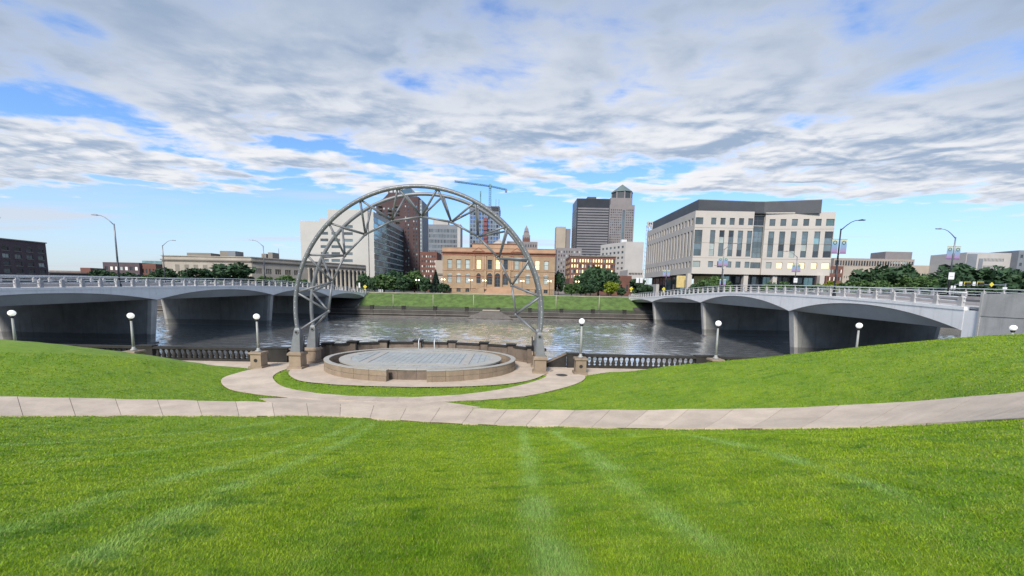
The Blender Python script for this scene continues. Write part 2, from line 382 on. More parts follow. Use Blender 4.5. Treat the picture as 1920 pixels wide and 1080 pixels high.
# ------------------------------------------------------------------ terrain of the near bank
PATH_T = [(-330, 738, 777, -4.2), (-150, 741, 779, -4.5), (0, 745, 780, -4.8), (160, 748, 780, -5.1), (320, 751, 780, -5.32), (480, 754, 780.5, -5.5), (600, 757, 780, -5.58), (700, 760, 786, -5.63),
          (800, 763.5, 793, -5.65), (900, 767, 797, -5.66), (1000, 769, 799.5, -5.63), (1100, 770, 801.5, -5.45), (1200, 770, 804, -5.08), (1300, 769, 805, -4.75), (1400, 768, 805, -4.42),
          (1500, 765.5, 803.5, -4.10), (1600, 761, 801.5, -3.75), (1700, 756, 798, -3.38), (1800, 748, 794, -2.93), (1920, 735.5, 787, -2.38), (2060, 719, 778, -1.98), (2220, 700, 768, -1.75)]
p_back = [atz(px, yb, z) for px, yb, yf, z in PATH_T]
p_front = [atz(px, yf, z) for px, yb, yf, z in PATH_T]
ctrl = [tuple(p) for p in p_back+p_front]
RING_OUT = [(-18.35, 29.2), (-18.6, 26.6), (-18.2, 24.6), (-16.1, 22.35), (-13.6, 21.0), (-11.2, 20.15), (-8.6, 19.75), (-6.6, 19.6), (-4.6, 19.75), (-1.6, 20.6), (1.2, 22.3), (3.5, 24.5), (4.8, 26.3), (5.2, 27.9), (4.6, 29.2)]
RING_IN = [(-16.2, 29.3), (-16.2, 27.4), (-15.5, 25.5), (-13.5, 23.2), (-11.4, 21.95), (-9.2, 21.15), (-7.8, 20.95), (-6.5, 20.9), (-5.2, 21.05), (-3.0, 21.9), (-1.2, 23.1), (0.6, 24.75), (1.8, 26.3), (2.5, 27.7), (2.6, 29.2)]
PLAZA_E = [(-16.0, 28.6), (-15.2, 26.8), (-13.6, 25.05), (-12.0, 24.4), (-10.0, 24.0), (-6.4, 23.85), (-3.8, 24.1), (-1.7, 24.55), (0.2, 25.4), (1.5, 26.6), (2.5, 28.4)]
for x, y in RING_OUT[1:-1]+RING_IN: ctrl.append((x, y, -5.93 if y > 22.5 else -5.93+(22.5-y)*0.075))
for x, y in PLAZA_E: ctrl.append((x, y, -5.97))
for x in (-14, -10, -6.5, -3, 0): ctrl.append((x, 28.5, -6.0)); ctrl.append((x, 33, -6.0))
for x in range(-34, 22, 5): ctrl.append((x, 30.4, -6.0)); ctrl.append((x, 34.0, -6.0))
ctrl += [(25, 30.5, -6.0), (32, 31, -6.0), (25, 34, -6.0), (-22.5, 29.1, -6.0), (-19.5, 29.0, -6.0), (6.5, 29.0, -6.0), (10.5, 28.9, -5.98)]
for px, py, Y in ((1920, 635, 24), (1810, 645, 24.5), (1700, 655.5, 25), (1590, 664, 25.5), (1480, 672.5, 26), (1347, 683, 27), (1240, 690.5, 27.6), (1140, 698, 28),
                  (0, 637, 24), (75, 642, 24.4), (150, 650, 25), (225, 659, 26), (300, 668.5, 27), (370, 679.5, 27.7), (440, 688.5, 28.2)):
    ctrl.append(tuple(atd(px, py, Y)))
ctrl += [(40, 27, -1.9), (46, 31, -2.0), (46, 24, -1.7), (38, 18, -1.7), (30, 12, -1.7), (44, 8, -1.65), (20, 4, -1.65), (-46, 24, -2.6), (-46, 31, -4.5), (-40, 28.5, -4.6), (-46, 12, -2.4), (-36, 8, -2.6), (-36, 16, -3.5),
         (0, 0.3, -1.62), (0, 2.3, -1.84), (0, 5, -2.56), (-0.5, 8.5, -3.58), (-1, 12.5, -4.72), (-4, 15, -5.3), (4, 5, -2.2), (4.5, 9, -3.25), (6, 3, -1.8), (-4, 3.5, -2.25), (-8, 5, -2.75), (-9, 9, -3.95), (-14, 8, -3.6), (-20, 6, -2.9), (-16, 2, -1.95), (-30, 0, -1.8),
         (8, 0, -1.62), (-8, 0, -1.65), (0, -4, -1.6), (-15, -6, -1.6), (15, -6, -1.6), (-46, -4, -1.7), (46, -4, -1.6), (-46, -12, -1.6), (0, -12, -1.6), (46, -12, -1.6)]
CP = np.array(ctrl)
def tps(r2): return np.where(r2 > 1e-9, 0.5*r2*np.log(np.maximum(r2, 1e-9)), 0.0)
def rbf_fit(C, lam=0.6):
    n = len(C); d2 = ((C[:, None, :2]-C[None, :, :2])**2).sum(-1)
    A = np.zeros((n+3, n+3)); A[:n, :n] = tps(d2)+np.eye(n)*lam
    A[:n, n] = 1; A[:n, n+1:] = C[:, :2]; A[n, :n] = 1; A[n+1:, :n] = C[:, :2].T
    return np.linalg.solve(A, np.concatenate([C[:, 2], np.zeros(3)]))
RW = rbf_fit(CP)
GX = np.arange(-46, 46.01, 0.25); GY = np.arange(-12, 31.26, 0.25)
gx, gy = np.meshgrid(GX, GY)
flat = np.stack([gx.ravel(), gy.ravel()], 1); zz = np.full(len(flat), RW[-3])+flat@RW[-2:]
for i in range(len(CP)): zz += RW[i]*tps(((flat-CP[i, :2])**2).sum(1))
GZ = zz.reshape(gx.shape)
GZ = np.clip(GZ, -6.0, -1.45)
GZ += np.where(GZ > -5.9, 1.0, 0.0)*(0.012*np.sin(gx*1.7+1.3*np.sin(gy*.9))*np.sin(gy*1.4+gx*.5)+0.008*np.sin(gx*3.9+gy*2.7))
def T(x, y):
    x = np.asarray(x, float); y = np.asarray(y, float)
    fx = np.clip((x-GX[0])/0.25, 0, len(GX)-1.001); fy = np.clip((y-GY[0])/0.25, 0, len(GY)-1.001)
    i = fx.astype(int); j = fy.astype(int); a = fx-i; b = fy-j
    return (GZ[j, i]*(1-a)+GZ[j, i+1]*a)*(1-b)+(GZ[j+1, i]*(1-a)+GZ[j+1, i+1]*a)*b
def t1(x, y): return float(T(x, y))
def hit(px, py):
    a, b = ray(px, py); y = 1.5
    while y < 33:
        if b*y < t1(a*y, y): break
        y += 0.02
    return Vector((a*y, y, b*y))
def pip(poly, X, Y):
    ins = np.zeros(X.shape, bool); n = len(poly)
    for i in range(n):
        x0, y0 = poly[i]; x1, y1 = poly[(i+1) % n]
        if y0 == y1: continue
        c = ((y0 > Y) != (y1 > Y)) & (X < (x1-x0)*(Y-y0)/(y1-y0)+x0); ins ^= c
    return ins
def xy(ps): return [(p[0], p[1]) for p in ps]
MB_ = resample([(p.x, p.y, 0) for p in p_back], 160); MF_ = resample([(p.x, p.y, 0) for p in p_front], 160)
RO_ = resample([(x, y, 0) for x, y in RING_OUT], 90); RI_ = resample([(x, y, 0) for x, y in RING_IN], 90)
PE_ = resample([(x, y, 0) for x, y in PLAZA_E], 48)
WALK_Y0 = [(-46, 29.2), (-30, 29.2), (-24, 28.9), (-19.5, 28.6), (-18.3, 28.3), (-16, 28.2), (2.5, 28.0), (4.9, 28.1), (7, 28.6), (12, 28.8), (20, 29.2), (46, 29.4)]
POLYS = [xy(MB_)+xy(MF_)[::-1], xy(RO_)+xy(RI_)[::-1], xy(PE_)+[(2.5, 31.2), (-16, 31.2)], WALK_Y0+[(46, 31.3), (-46, 31.3)],
         [(-12.2, 20.4), (-8, 20.9), (-3.5, 20.3), (-3.0, 18.2), (-12, 18.2)]]
def paved(X, Y):
    m = np.zeros(X.shape, bool)
    for p in POLYS: m |= pip(p, X, Y)
    return m
# mower tracks: light off the bent grass painted into turf and blade colour
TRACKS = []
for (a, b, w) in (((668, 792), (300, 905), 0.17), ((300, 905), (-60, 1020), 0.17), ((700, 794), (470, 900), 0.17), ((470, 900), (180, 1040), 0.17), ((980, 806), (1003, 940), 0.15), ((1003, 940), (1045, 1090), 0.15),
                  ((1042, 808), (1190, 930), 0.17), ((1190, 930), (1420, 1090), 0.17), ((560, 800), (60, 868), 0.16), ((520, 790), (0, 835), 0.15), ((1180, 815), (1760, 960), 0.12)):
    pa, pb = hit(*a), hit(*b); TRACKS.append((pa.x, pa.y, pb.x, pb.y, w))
def track_sheen(X, Y):
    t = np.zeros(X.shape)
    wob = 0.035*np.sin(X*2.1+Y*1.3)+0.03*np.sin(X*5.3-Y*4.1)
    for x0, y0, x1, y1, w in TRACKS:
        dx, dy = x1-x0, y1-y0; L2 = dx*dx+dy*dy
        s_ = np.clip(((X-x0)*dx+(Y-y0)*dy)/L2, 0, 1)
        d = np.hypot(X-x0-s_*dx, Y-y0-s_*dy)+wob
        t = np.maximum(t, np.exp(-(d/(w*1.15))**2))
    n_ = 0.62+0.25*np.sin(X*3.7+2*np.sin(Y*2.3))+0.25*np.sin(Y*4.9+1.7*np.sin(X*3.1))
    mow = 0.5+0.5*np.sin(2*PI*(X*math.cos(.16)+Y*math.sin(.16))/1.25+.4*np.sin(Y*.8))  # mowing bands, their light and dark carried as colour
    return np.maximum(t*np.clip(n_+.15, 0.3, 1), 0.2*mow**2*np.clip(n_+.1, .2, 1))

# lawn sheet
pm = paved(gx, gy)
for sh in ((0, 1), (1, 0), (0, -1), (-1, 0)): pass
lz = GZ-np.where(pm, 0.09, 0.0)
nx, ny = len(GX), len(GY)
me = bpy.data.meshes.new('lawn'); idx = np.arange(nx*ny).reshape(ny, nx)
quads = np.stack([idx[:-1, :-1], idx[:-1, 1:], idx[1:, 1:], idx[1:, :-1]], -1).reshape(-1, 4)
me.vertices.add(nx*ny); me.vertices.foreach_set('co', np.stack([gx.ravel(), gy.ravel(), lz.ravel()], 1).ravel().astype(np.float32))
me.loops.add(quads.size); me.loops.foreach_set('vertex_index', quads.ravel().astype(np.int32))
me.polygons.add(len(quads)); me.polygons.foreach_set('loop_start', np.arange(0, quads.size, 4, dtype=np.int32))
me.update(calc_edges=True); me.shade_smooth(); me.materials.append(lawn_m)
at = me.attributes.new('track_sheen', 'FLOAT', 'POINT'); at.data.foreach_set('value', track_sheen(gx.ravel(), gy.ravel()).astype(np.float32))
lawn = struct(place('lawn', me)); tag(lawn, 'mown green lawn sloping down to the river plaza', 'lawn')

# grass blades
def blades(name, n, rmin, rmax, th0, th1, seed, label):
    rs = np.random.RandomState(seed)
    r = np.exp(rs.uniform(math.log(rmin), math.log(rmax), n)); th = rs.uniform(th0, th1, n)
    X = r*np.sin(th); Y = r*np.cos(th)
    ok = (Y < 29.3) & (np.abs(X) < 45.5) & (~paved(X+rs.normal(0, .05, n)+.05*np.sin(Y*9+X*4), Y+rs.normal(0, .05, n)+.06*np.sin(X*7)*np.sin(X*2.3))); X, Y, r = X[ok], Y[ok], r[ok]
    n = len(X); Z = T(X, Y)-0.012
    clump = 0.75+0.5*np.sin(X*7+3*np.sin(Y*5))*np.sin(Y*8+2*np.sin(X*6))
    h = (0.017+0.0035*np.sqrt(r))*rs.uniform(0.6, 1.5, n)*(0.8+0.35*clump)
    w = 0.0012*r**0.95*rs.uniform(0.7, 1.3, n)+0.0010
    a = rs.uniform(0, 2*PI, n); ln = h*rs.uniform(0.2, 1.1, n); la = rs.uniform(0, 2*PI, n)
    tr = track_sheen(X, Y)
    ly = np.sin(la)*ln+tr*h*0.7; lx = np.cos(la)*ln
    co = np.empty((n, 3, 3), np.float32)
    co[:, 0] = np.stack([X-np.cos(a)*w, Y-np.sin(a)*w, Z], 1); co[:, 1] = np.stack([X+np.cos(a)*w, Y+np.sin(a)*w, Z], 1)
    co[:, 2] = np.stack([X+lx, Y+ly, Z+h], 1)
    me = bpy.data.meshes.new(name); me.vertices.add(3*n); me.vertices.foreach_set('co', co.ravel())
    me.loops.add(3*n); me.loops.foreach_set('vertex_index', np.arange(3*n, dtype=np.int32))
    me.polygons.add(n); me.polygons.foreach_set('loop_start', np.arange(0, 3*n, 3, dtype=np.int32))
    me.update(calc_edges=True); me.materials.append(blade_m)
    me.attributes.new('rnd', 'FLOAT', 'POINT').data.foreach_set('value', np.repeat(rs.uniform(0, 1, n), 3).astype(np.float32))
    me.attributes.new('track_sheen', 'FLOAT', 'POINT').data.foreach_set('value', np.repeat(tr, 3).astype(np.float32))
    o = place(name, me); tag(o, label, 'grass', kind='stuff'); return o
blades('grass', 1050000, 1.7, 34.0, -0.98, 0.98, 3, 'short green grass blades covering the sloping lawn')

# paved surfaces ------------------------------------------------------------
def strip_slab(name, A, B, parent, m, off, thick=0.10):
    # A, B: matching point lists along the two edges
    n = len(A); mb = MB(); tops = []
    for p, q in zip(A, B):
        for k in (0, 0.5, 1):
            x = p[0]+(q[0]-p[0])*k; y = p[1]+(q[1]-p[1])*k; tops.append((x, y, t1(x, y)+off))
    vs = tops+[(x, y, z-thick) for x, y, z in tops]; N_ = len(tops); fs = []
    for i in range(n-1):
        for k in (0, 1):
            a = 3*i+k; fs.append((a, a+1, a+4, a+3))
    for i in range(n-1):
        a = 3*i; fs.append((a, a+3, a+3+N_, a+N_)); b = 3*i+2; fs.append((b+3, b, b+N_, b+3+N_))
    fs.append((0, N_, 2+N_, 2, 1)); e = 3*(n-1); fs.append((e+1, e+2, e+2+N_, e+N_, e))
    mb.add(vs, fs); return mb.build(name, m, parent)
def path_of(name, A, B, nslab, gap, off, label):
    root = thing(name, label, 'path', (A[len(A)//2].x, A[len(A)//2].y, t1(A[len(A)//2].x, A[len(A)//2].y)))
    root['kind'] = 'structure'
    strip_slab('path_bed', A, B, root, conc_j, off-0.022)
    n = len(A); 
    def ev(L, s_):
        f = s_*(n-1); i = min(int(f), n-2); return L[i].lerp(L[i+1], f-i)
    LA = sum((A[i+1]-A[i]).length for i in range(n-1)); g = gap/LA
    for k in range(nslab):
        s0, s1 = k/nslab+g, (k+1)/nslab-g; m_ = 5
        ss = [s0+(s1-s0)*i/(m_-1) for i in range(m_)]
        strip_slab('slab', [ev(A, s_) for s_ in ss], [ev(B, s_) for s_ in ss], root, conc, off)
    return root
path_of('main_path', MF_, MB_, 29, 0.008, 0.045, 'pale concrete footpath of square slabs crossing the lawn')
path_of('ring_path', RI_, RO_, 26, 0.004, 0.035, 'curved concrete path ringing the round stage')
# apron where the two paths merge
mb = MB(); poly = [(-12.6, 19.5), (-11.4, 20.2), (-9.0, 20.6), (-6.5, 20.7), (-4.6, 20.5), (-3.4, 19.9), (-1.5, 18.9), (-6, 18.3), (-11, 18.4)]
mb.prism(poly, 0, 1); 
mb.v = [(x, y, t1(x, y)+(0.030 if z > .5 else -0.05)) for x, y, z in mb.v]
struct(mb.build('path_apron', conc))
# plaza floor
pl = thing('plaza', 'tan concrete plaza around the round stage and along the river balustrade', 'plaza', (-6.7, 29.5, -6)); pl['kind'] = 'structure'
mb = MB(); c0 = (-6.7, 29.8)
outl = [(p.x, p.y) for p in PE_]+[(3.2, 30), (2.2, 33), (-1, 35.3), (-6.8, 36.3), (-12.5, 35.2), (-15.7, 33), (-16.4, 30)]
for i in range(len(outl)):
    a, b = outl[i], outl[(i+1) % len(outl)]
    mb.add([(c0[0], c0[1], -5.965), (a[0], a[1], t1(a[0], min(a[1], 31))+0.03), (b[0], b[1], t1(b[0], min(b[1], 31))+0.03)], [(0, 1, 2)])
mb.build('stage_apron', conc, pl)
mb = MB()
for i in range(len(WALK_Y0)-1):
    (x0, y0), (x1, y1) = WALK_Y0[i], WALK_Y0[i+1]; k = max(1, int((x1-x0)/1.5))
    for j in range(k):
        xa, xb = x0+(x1-x0)*j/k, x0+(x1-x0)*(j+1)/k; ya, yb = y0+(y1-y0)*j/k, y0+(y1-y0)*(j+1)/k
        mb.add([(xa, ya, -5.978), (xb, yb, -5.978), (xb, 31.6, -5.978), (xa, 31.6, -5.978)], [(0, 1, 2, 3)])
mb.build('riverwalk', conc, pl)

# ------------------------------------------------------------------ river, banks, far ground
wx = np.arange(-130, 120.1, 0.5); wy = np.arange(30.9, 141.6, 0.5); WX_, WY_ = np.meshgrid(wx, wy); hz_ = np.zeros_like(WX_); rw = np.random.RandomState(5)
for k in range(34):
    lam = 1.3*(3.4/1.3)**rw.uniform(); th_ = rw.normal(PI/2-.5, .75); am = lam*0.0066*rw.uniform(.5, 1.3)
    ph = rw.uniform(0, 2*PI); kx, ky = 2*PI/lam*math.cos(th_), 2*PI/lam*math.sin(th_)
    hz_ += am*np.sin(kx*WX_+ky*WY_+ph+0.8*np.sin(WX_*.05*rw.uniform(.5, 1.5)+ph)+0.8*np.sin(WY_*.06*rw.uniform(.5, 1.5)-ph))
patch = 0.62+0.38*np.sin(WX_*.11+1.3*np.sin(WY_*.07))*np.sin(WY_*.13+1.1*np.sin(WX_*.06)); hz_ *= patch
nx, ny = len(wx), len(wy); idx = np.arange(nx*ny).reshape(ny, nx)
quads = np.stack([idx[:-1, :-1], idx[:-1, 1:], idx[1:, 1:], idx[1:, :-1]], -1).reshape(-1, 4)
me = bpy.data.meshes.new('river_water'); me.vertices.add(nx*ny); me.vertices.foreach_set('co', np.stack([WX_.ravel(), WY_.ravel(), (hz_-10).ravel()], 1).ravel().astype(np.float32))
me.loops.add(quads.size); me.loops.foreach_set('vertex_index', quads.ravel().astype(np.int32)); me.polygons.add(len(quads)); me.polygons.foreach_set('loop_start', np.arange(0, quads.size, 4, dtype=np.int32))
me.update(calc_edges=True); me.shade_smooth(); me.materials.append(water_m); struct(place('river_water', me))
for x0, x1 in ((-1500, -130), (120, 1500)): struct(MB().add([(x0, 30.9, -10), (x1, 30.9, -10), (x1, 141.5, -10), (x0, 141.5, -10)], [(0, 1, 2, 3)]).build('river_water', water_m))
struct(MB().add([(-1500, 30, -13), (1500, 30, -13), (1500, 146, -13), (-1500, 146, -13)], [(0, 1, 2, 3)]).build('river_bed', riverw))
mb = MB(); mb.box(-1500, -17.0, 31.75, 32.3, -13, -6.02); mb.box(3.6, 1500, 31.75, 32.3, -13, -6.02)
seg = 28
arc = [(-6.85+10.6*math.cos(PI-PI*i/seg), 31.75+4.9*math.sin(PI-PI*i/seg)) for i in range(seg+1)]
mb.prism([(-17.45, 30.5)]+arc+[(3.75, 30.5)], -13, -6.04)
nw = mb.build('river_wall', riverw, loc=(0, 32, -10)); tag(nw, 'dark stone river wall below the near balustrade', 'wall')
for nm, q in (('near_ground', [(-1500, -1500), (1500, -1500), (1500, -11.9), (-1500, -11.9)]), ('near_ground', [(-1500, -11.9), (-45.9, -11.9), (-45.9, 31.8), (-1500, 31.8)]), ('near_ground', [(45.9, -11.9), (1500, -11.9), (1500, 31.8), (45.9, 31.8)])):
    struct(MB().add([(x, y, -1.75) for x, y in q], [(0, 1, 2, 3)]).build(nm, mat('town_ground', (0.10, 0.11, 0.07), 0.95, 0.3, 0.05, 0.2)))

# far bank: wall, fence, sloping lawn, walk, ground
mb = MB(); mb.box(-1500, 1500, 141.0, 144.5, -13, -7.35)
fw = mb.build('river_wall', riverw, loc=(0, 141, -10)); tag(fw, 'stained concrete river wall along the far bank', 'wall')
for z0, z1, pr in ((-9.0, -8.72, 0.25), (-9.95, -9.55, 0.45), (-7.62, -7.36, 0.12)):
    MB().box(-1500, 1500, 141-pr, 141.02, z0, z1).build('ledge', riverl, fw)
FP = [-38.5+11.15*k for k in range(-2, 9)]
for x in FP: MB().box(x-0.55, x+0.55, 140.8, 141.1, -10.2, -7.4).build('buttress', riverw, fw)
fen = thing('promenade_fence', 'black picket fence with stone pillars on the far river wall', 'fence', (0, 141.4, -7.35))
for x in FP: 
    b = MB(); b.box(x-0.6, x+0.6, 141.1, 141.9, -7.35, -6.15); b.box(x-0.72, x+0.72, 141.0, 142.0, -6.15, -6.0); b.build('pillar', stone_k, fen)
for a, b_ in zip(FP[:-1], FP[1:]):
    m = MB(); x = a+0.75
    while x < b_-0.7: m.box(x-0.095, x+0.095, 141.42, 141.48, -7.3, -6.25); x += 0.26
    tag(m.build('pickets', fence_m, fen), kind='stuff')
    MB().box(a+0.6, b_-0.6, 141.40, 141.50, -6.32, -6.2).build('rail', fence_m, fen)
    MB().box(a+0.6, b_-0.6, 141.40, 141.50, -7.28, -7.18).build('rail', fence_m, fen)
far_grass = mat('far_lawn_turf', (0.095, 0.155, 0.036), 0.9, 0.45, 0.45, 0.35, 0.4, 3)
mb = MB(); NXF = 90; rows = [(143.2, -7.33), (144.6, -6.75), (147.5, -5.2), (151, -3.4), (154.6, -1.95), (156.2, -1.66)]
for j, (y, z) in enumerate(rows):
    for i in range(NXF+1):
        x = -56+104*i/NXF; mb.v.append((x, y, z+0.05*math.sin(x*0.7+j)+0.04*math.sin(x*1.9+2*j)))
for j in range(len(rows)-1):
    for i in range(NXF):
        a = j*(NXF+1)+i; mb.f.append([a, a+1, a+NXF+2, a+NXF+1]); mb.mi.append(0)
fl = struct(mb.build('far_lawn', far_grass, smooth=True, loc=(0, 150, -4)))
for px, py, lb in ((737, 552, 'pale slender pole on the far promenade below the broad green tree'), (812, 552, 'pale slender pole on the far promenade below the conifer'), (888, 553, 'pale slender pole on the far promenade left of the river landing'), (1043, 553, 'pale slender pole on the far promenade below the hall right corner'), (1124, 554, 'pale slender pole on the far promenade below the tallest far tree')):
    p = atd(px, py, 143.0)
    th = thing('promenade_pole', lb, 'pole', (p.x, 143, -7.3), 'slender poles on the far promenade')
    MB().tube((p.x, 143, -7.4), (p.x, 143, -7.0), .22, .18, 10).build('base', walk_m, th)
    MB().tube((p.x, 143, -7.0), (p.x, 143, p.z), .14, .11, 10).build('pole', walk_m, th, True)
struct(MB().add([(-1500, 141, -7.4), (-56, 141, -7.4), (-56, 158, -1.7), (-1500, 158, -1.7)], [(0, 1, 2, 3)]).build('far_bank', riverw))
struct(MB().add([(44, 141, -7.4), (1500, 141, -7.4), (1500, 158, -1.7), (44, 158, -1.7)], [(0, 1, 2, 3)]).build('far_bank', riverw))
struct(MB().add([(-60, 156, -1.64), (48, 156, -1.64), (48, 166.5, -1.60), (-60, 166.5, -1.60)], [(0, 1, 2, 3)]).build('far_walk', walk_m))
MB().box(-60, 48, 155.9, 156.25, -2.4, -1.48).build('walk_kerb', walk_m)
bpy.data.objects['walk_kerb']['kind'] = 'structure'
struct(MB().add([(-3000, 157, -1.7), (3000, 157, -1.7), (3000, 4500, -1.7), (-3000, 4500, -1.7)], [(0, 1, 2, 3)]).build('ground', mat('city_ground', (0.10, 0.10, 0.085), 0.95, 0.3, 0.02, 0.2)))
for x0, x1, s_ in ((-84, -56, 0.034), (44.8, 69.8, 0)):
    struct(MB().add([(x0, 154, -1.685), (x1, 154, -1.685), (x1+s_*300, 460, -1.685), (x0+s_*300, 460, -1.685)], [(0, 1, 2, 3)]).build('street', asph))
# landing and planter box on the far bank
ld = thing('river_landing', 'concrete landing with sloping sides set into the far river wall', 'landing', tuple(atd(922, 590, 140)))
a = atd(905, 581, 139.6); b = atd(937, 581, 139.6); zt = a.z
MB().box(a.x, b.x, 138.9, 141.6, zt-0.35, zt).build('platform', walk_m, ld)
m = MB(); xl, xr = atd(872, 590, 139.6).x, atd(962, 590, 139.6).x
m.slab([(xl, 139.1, -9.9), (a.x+.1, 139.1, zt-.36), (b.x-.1, 139.1, zt-.36), (xr, 139.1, -9.9)], (0, 2.2, 0)); m.build('apron', riverl, ld)
p = atd(772, 556, 155.2)
pb_ = thing('planter_box', 'pale concrete box at the top of the far lawn', 'planter', (p.x, 155.2, p.z-0.6))
MB().box(p.x-1.5, p.x+1.5, 154.6, 155.8, p.z-0.9, p.z+0.75).build('box', walk_m, pb_)
MB().box(p.x-1.62, p.x+1.62, 154.5, 155.9, p.z+0.75, p.z+0.9).build('rim', walk_m, pb_)

# ------------------------------------------------------------------ round stage
SC = (-6.85, 30.25)
stg = thing('round_stage', 'round open-air stage with a low stone ring wall and paved top', 'stage', (SC[0], SC[1], -6))
def ell(a, b, t): return (SC[0]+a*math.cos(t), SC[1]+b*math.sin(t))
def arcblock(a0, b0, a1, b1, t0, t1_, z0, z1, n=3):
    mb = MB(); pts = []
    ts = [t0+(t1_-t0)*i/n for i in range(n+1)]
    poly = [ell(a0, b0, t) for t in ts]+[ell(a1, b1, t) for t in ts[::-1]]
    return mb.prism(poly, z0, z1)
ang0 = math.atan2(-5.1, 1.45); open0 = -PI/2-0.16; open1 = -PI/2+0.20
NSEG = 34; span = 2*PI-(open1-open0)
for k in range(NSEG):
    g = 0.0016
    t0 = open1+span*k/NSEG+g; t1_ = open1+span*(k+1)/NSEG-g
    arcblock(7.15, 5.2, 6.80, 4.85, t0, t1_, -6.1, -5.60).build('wall_block', stone, stg)
    arcblock(7.13, 5.18, 6.82, 4.87, t0, t1_, -5.585, -5.235).build('wall_block', stone, stg)
    arcblock(7.16, 5.21, 6.79, 4.84, t0, t1_, -5.235, -5.19).build('coping', band_s, stg)
for k in range(30):
    t0 = 2*PI*k/30+0.001; t1_ = 2*PI*(k+1)/30-0.001
    arcblock(6.0, 4.48, 5.4, 3.9, t0, t1_, -6.1, -5.3).build('riser_block', stone_d, stg)
    arcblock(6.08, 4.55, 5.25, 3.80, t0, t1_, -5.3, -5.20).build('rim_stone', band_s, stg)
mb = MB(); mb.prism([ell(5.35, 3.88, 2*PI*i/60) for i in range(60)], -6, -5.235); mb.build('stage_core', paver, stg)
mb = MB(); ps = 0.42
for i in range(-14, 15):
    for j in range(-11, 12):
        x, y = i*ps, j*ps
        if (abs(x)/5.22)**2+(abs(y)/3.77)**2 > 0.96 or abs(abs(y)-2.75) < 0.33 or abs(abs(x)-3.55) < 0.36: continue
        dz = random.uniform(-0.004, 0.004)
        mb.box(SC[0]+x-ps/2+.012, SC[0]+x+ps/2-.012, SC[1]+y-ps/2+.012, SC[1]+y+ps/2-.012, -5.24, -5.206+dz)
tag(mb.build('paver_field', paver, stg), kind='stuff')
for yy in (-2.75, 2.75):
    xm = 5.2*math.sqrt(1-(2.95/3.77)**2)+0.3
    MB().box(SC[0]-xm, SC[0]+xm, SC[1]+yy-0.2, SC[1]+yy+0.2, -5.24, -5.199).build('stone_band', band_s, stg)
for xx in (-3.55, 3.55):
    ym = 3.77*math.sqrt(1-(3.8/5.22)**2)
    MB().box(SC[0]+xx-0.26, SC[0]+xx+0.26, SC[1]-ym, SC[1]+ym, -5.24, -5.202).build('stone_band', band_s, stg)
for px, hl in ((787, 'left'), (816, 'right')):
    p = atd(px, 655, 35.0); hr = thing('handrail', 'thin steel handrail behind the round stage, %s of the middle parapet pier' % hl, 'handrail', (p.x, 35.0, -6), 'handrails behind the stage')
    MB().path([(p.x, 34.6, -6), (p.x, 34.6, -4.55), (p.x, 34.85, -4.35), (p.x, 35.2, -4.3), (p.x, 35.5, -4.45), (p.x, 35.5, -6)], 0.035, 8).build('rail', rail_m, hr, True)
    MB().box(p.x-.3, p.x+.3, 34.5, 35.6, -6, -5.92).build('base_plate', band_s, hr)

# curved parapet behind the stage
par = thing('curved_parapet', 'curved weathered stone parapet behind the round stage', 'parapet', (-6.85, 35, -6))
def pe(t, off=0.0): return (-6.85+(9.15+off)*math.cos(t), 31.2+(4.35+off)*math.sin(t))
NP = 9
pt = [PI-0.06-(PI-0.12)*k/NP for k in range(NP+1)]
for k in range(NP):
    ta, tb = pt[k]-0.045, pt[k+1]+0.045; n = 6; ts = [ta+(tb-ta)*i/n for i in range(n+1)]
    for (o0, o1, z0, z1, m, nm) in ((-0.12, 0.14, -6.05, -4.84, stone_d, 'panel'), (-0.22, 0.24, -4.84, -4.70, stone_k, 'coping'), (-0.2, 0.2, -6.05, -5.78, stone_d, 'plinth')):
        MB().prism([pe(t, o0) for t in ts]+[pe(t, o1) for t in ts[::-1]], z0, z1).build(nm, m, par)
for t in pt:
    x, y = pe(t); m = MB(); m.frus(x, y, -6.05, -4.72, .33, .33, .31, .31); m.build('pier', stone_d, par)
    m = MB(); m.frus(x, y, -4.72, -4.55, .34, .34, .45, .45); m.build('pier_cap', stone_k, par)

# ------------------------------------------------------------------ balustrades
bal_me = MB().lathe([(.15, 0), (.15, .06), (.11, .09), (.165, .19), (.15, .27), (.09, .41), (.07, .54), (.085, .62), (.14, .67), (.15, .72)], n=10).mesh('baluster', stone_k, smooth=True)
def balustrade(x0, x1, y, label, solids):
    th = thing('balustrade', label, 'balustrade', ((x0+x1)/2, y, -6))
    MB().box(x0, x1, y-.16, y+.16, -6.05, -5.80).build('plinth', stone_k, th)
    MB().box(x0-.05, x1+.05, y-.22, y+.22, -5.08, -4.90).build('top_rail', stone_k, th)
    for a, b in solids:
        MB().box(a, b, y-.2, y+.2, -6.05, -5.07).build('solid_panel', stone_k, th)
        MB().box(a-.08, b+.08, y-.27, y+.27, -4.92, -4.82).build('panel_cap', stone_k, th)
    x = x0+.3
    while x < x1-.2:
        if not any(a-.1 < x < b+.1 for a, b in solids): place('baluster', bal_me, th, (x, y, -5.80))
        x += .425
    return th
balustrade(-42, -17.75, 31.4, 'dark stone balustrade beside the left arch foot', [(-42, -41), (-29.6, -28.4), (-19.4, -17.75)])
balustrade(4.4, 44.2, 31.4, 'dark stone balustrade beside the right arch foot', [(4.4, 5.7), (14.6, 16.3), (25.4, 27), (36, 37.4), (43.2, 44.2)])
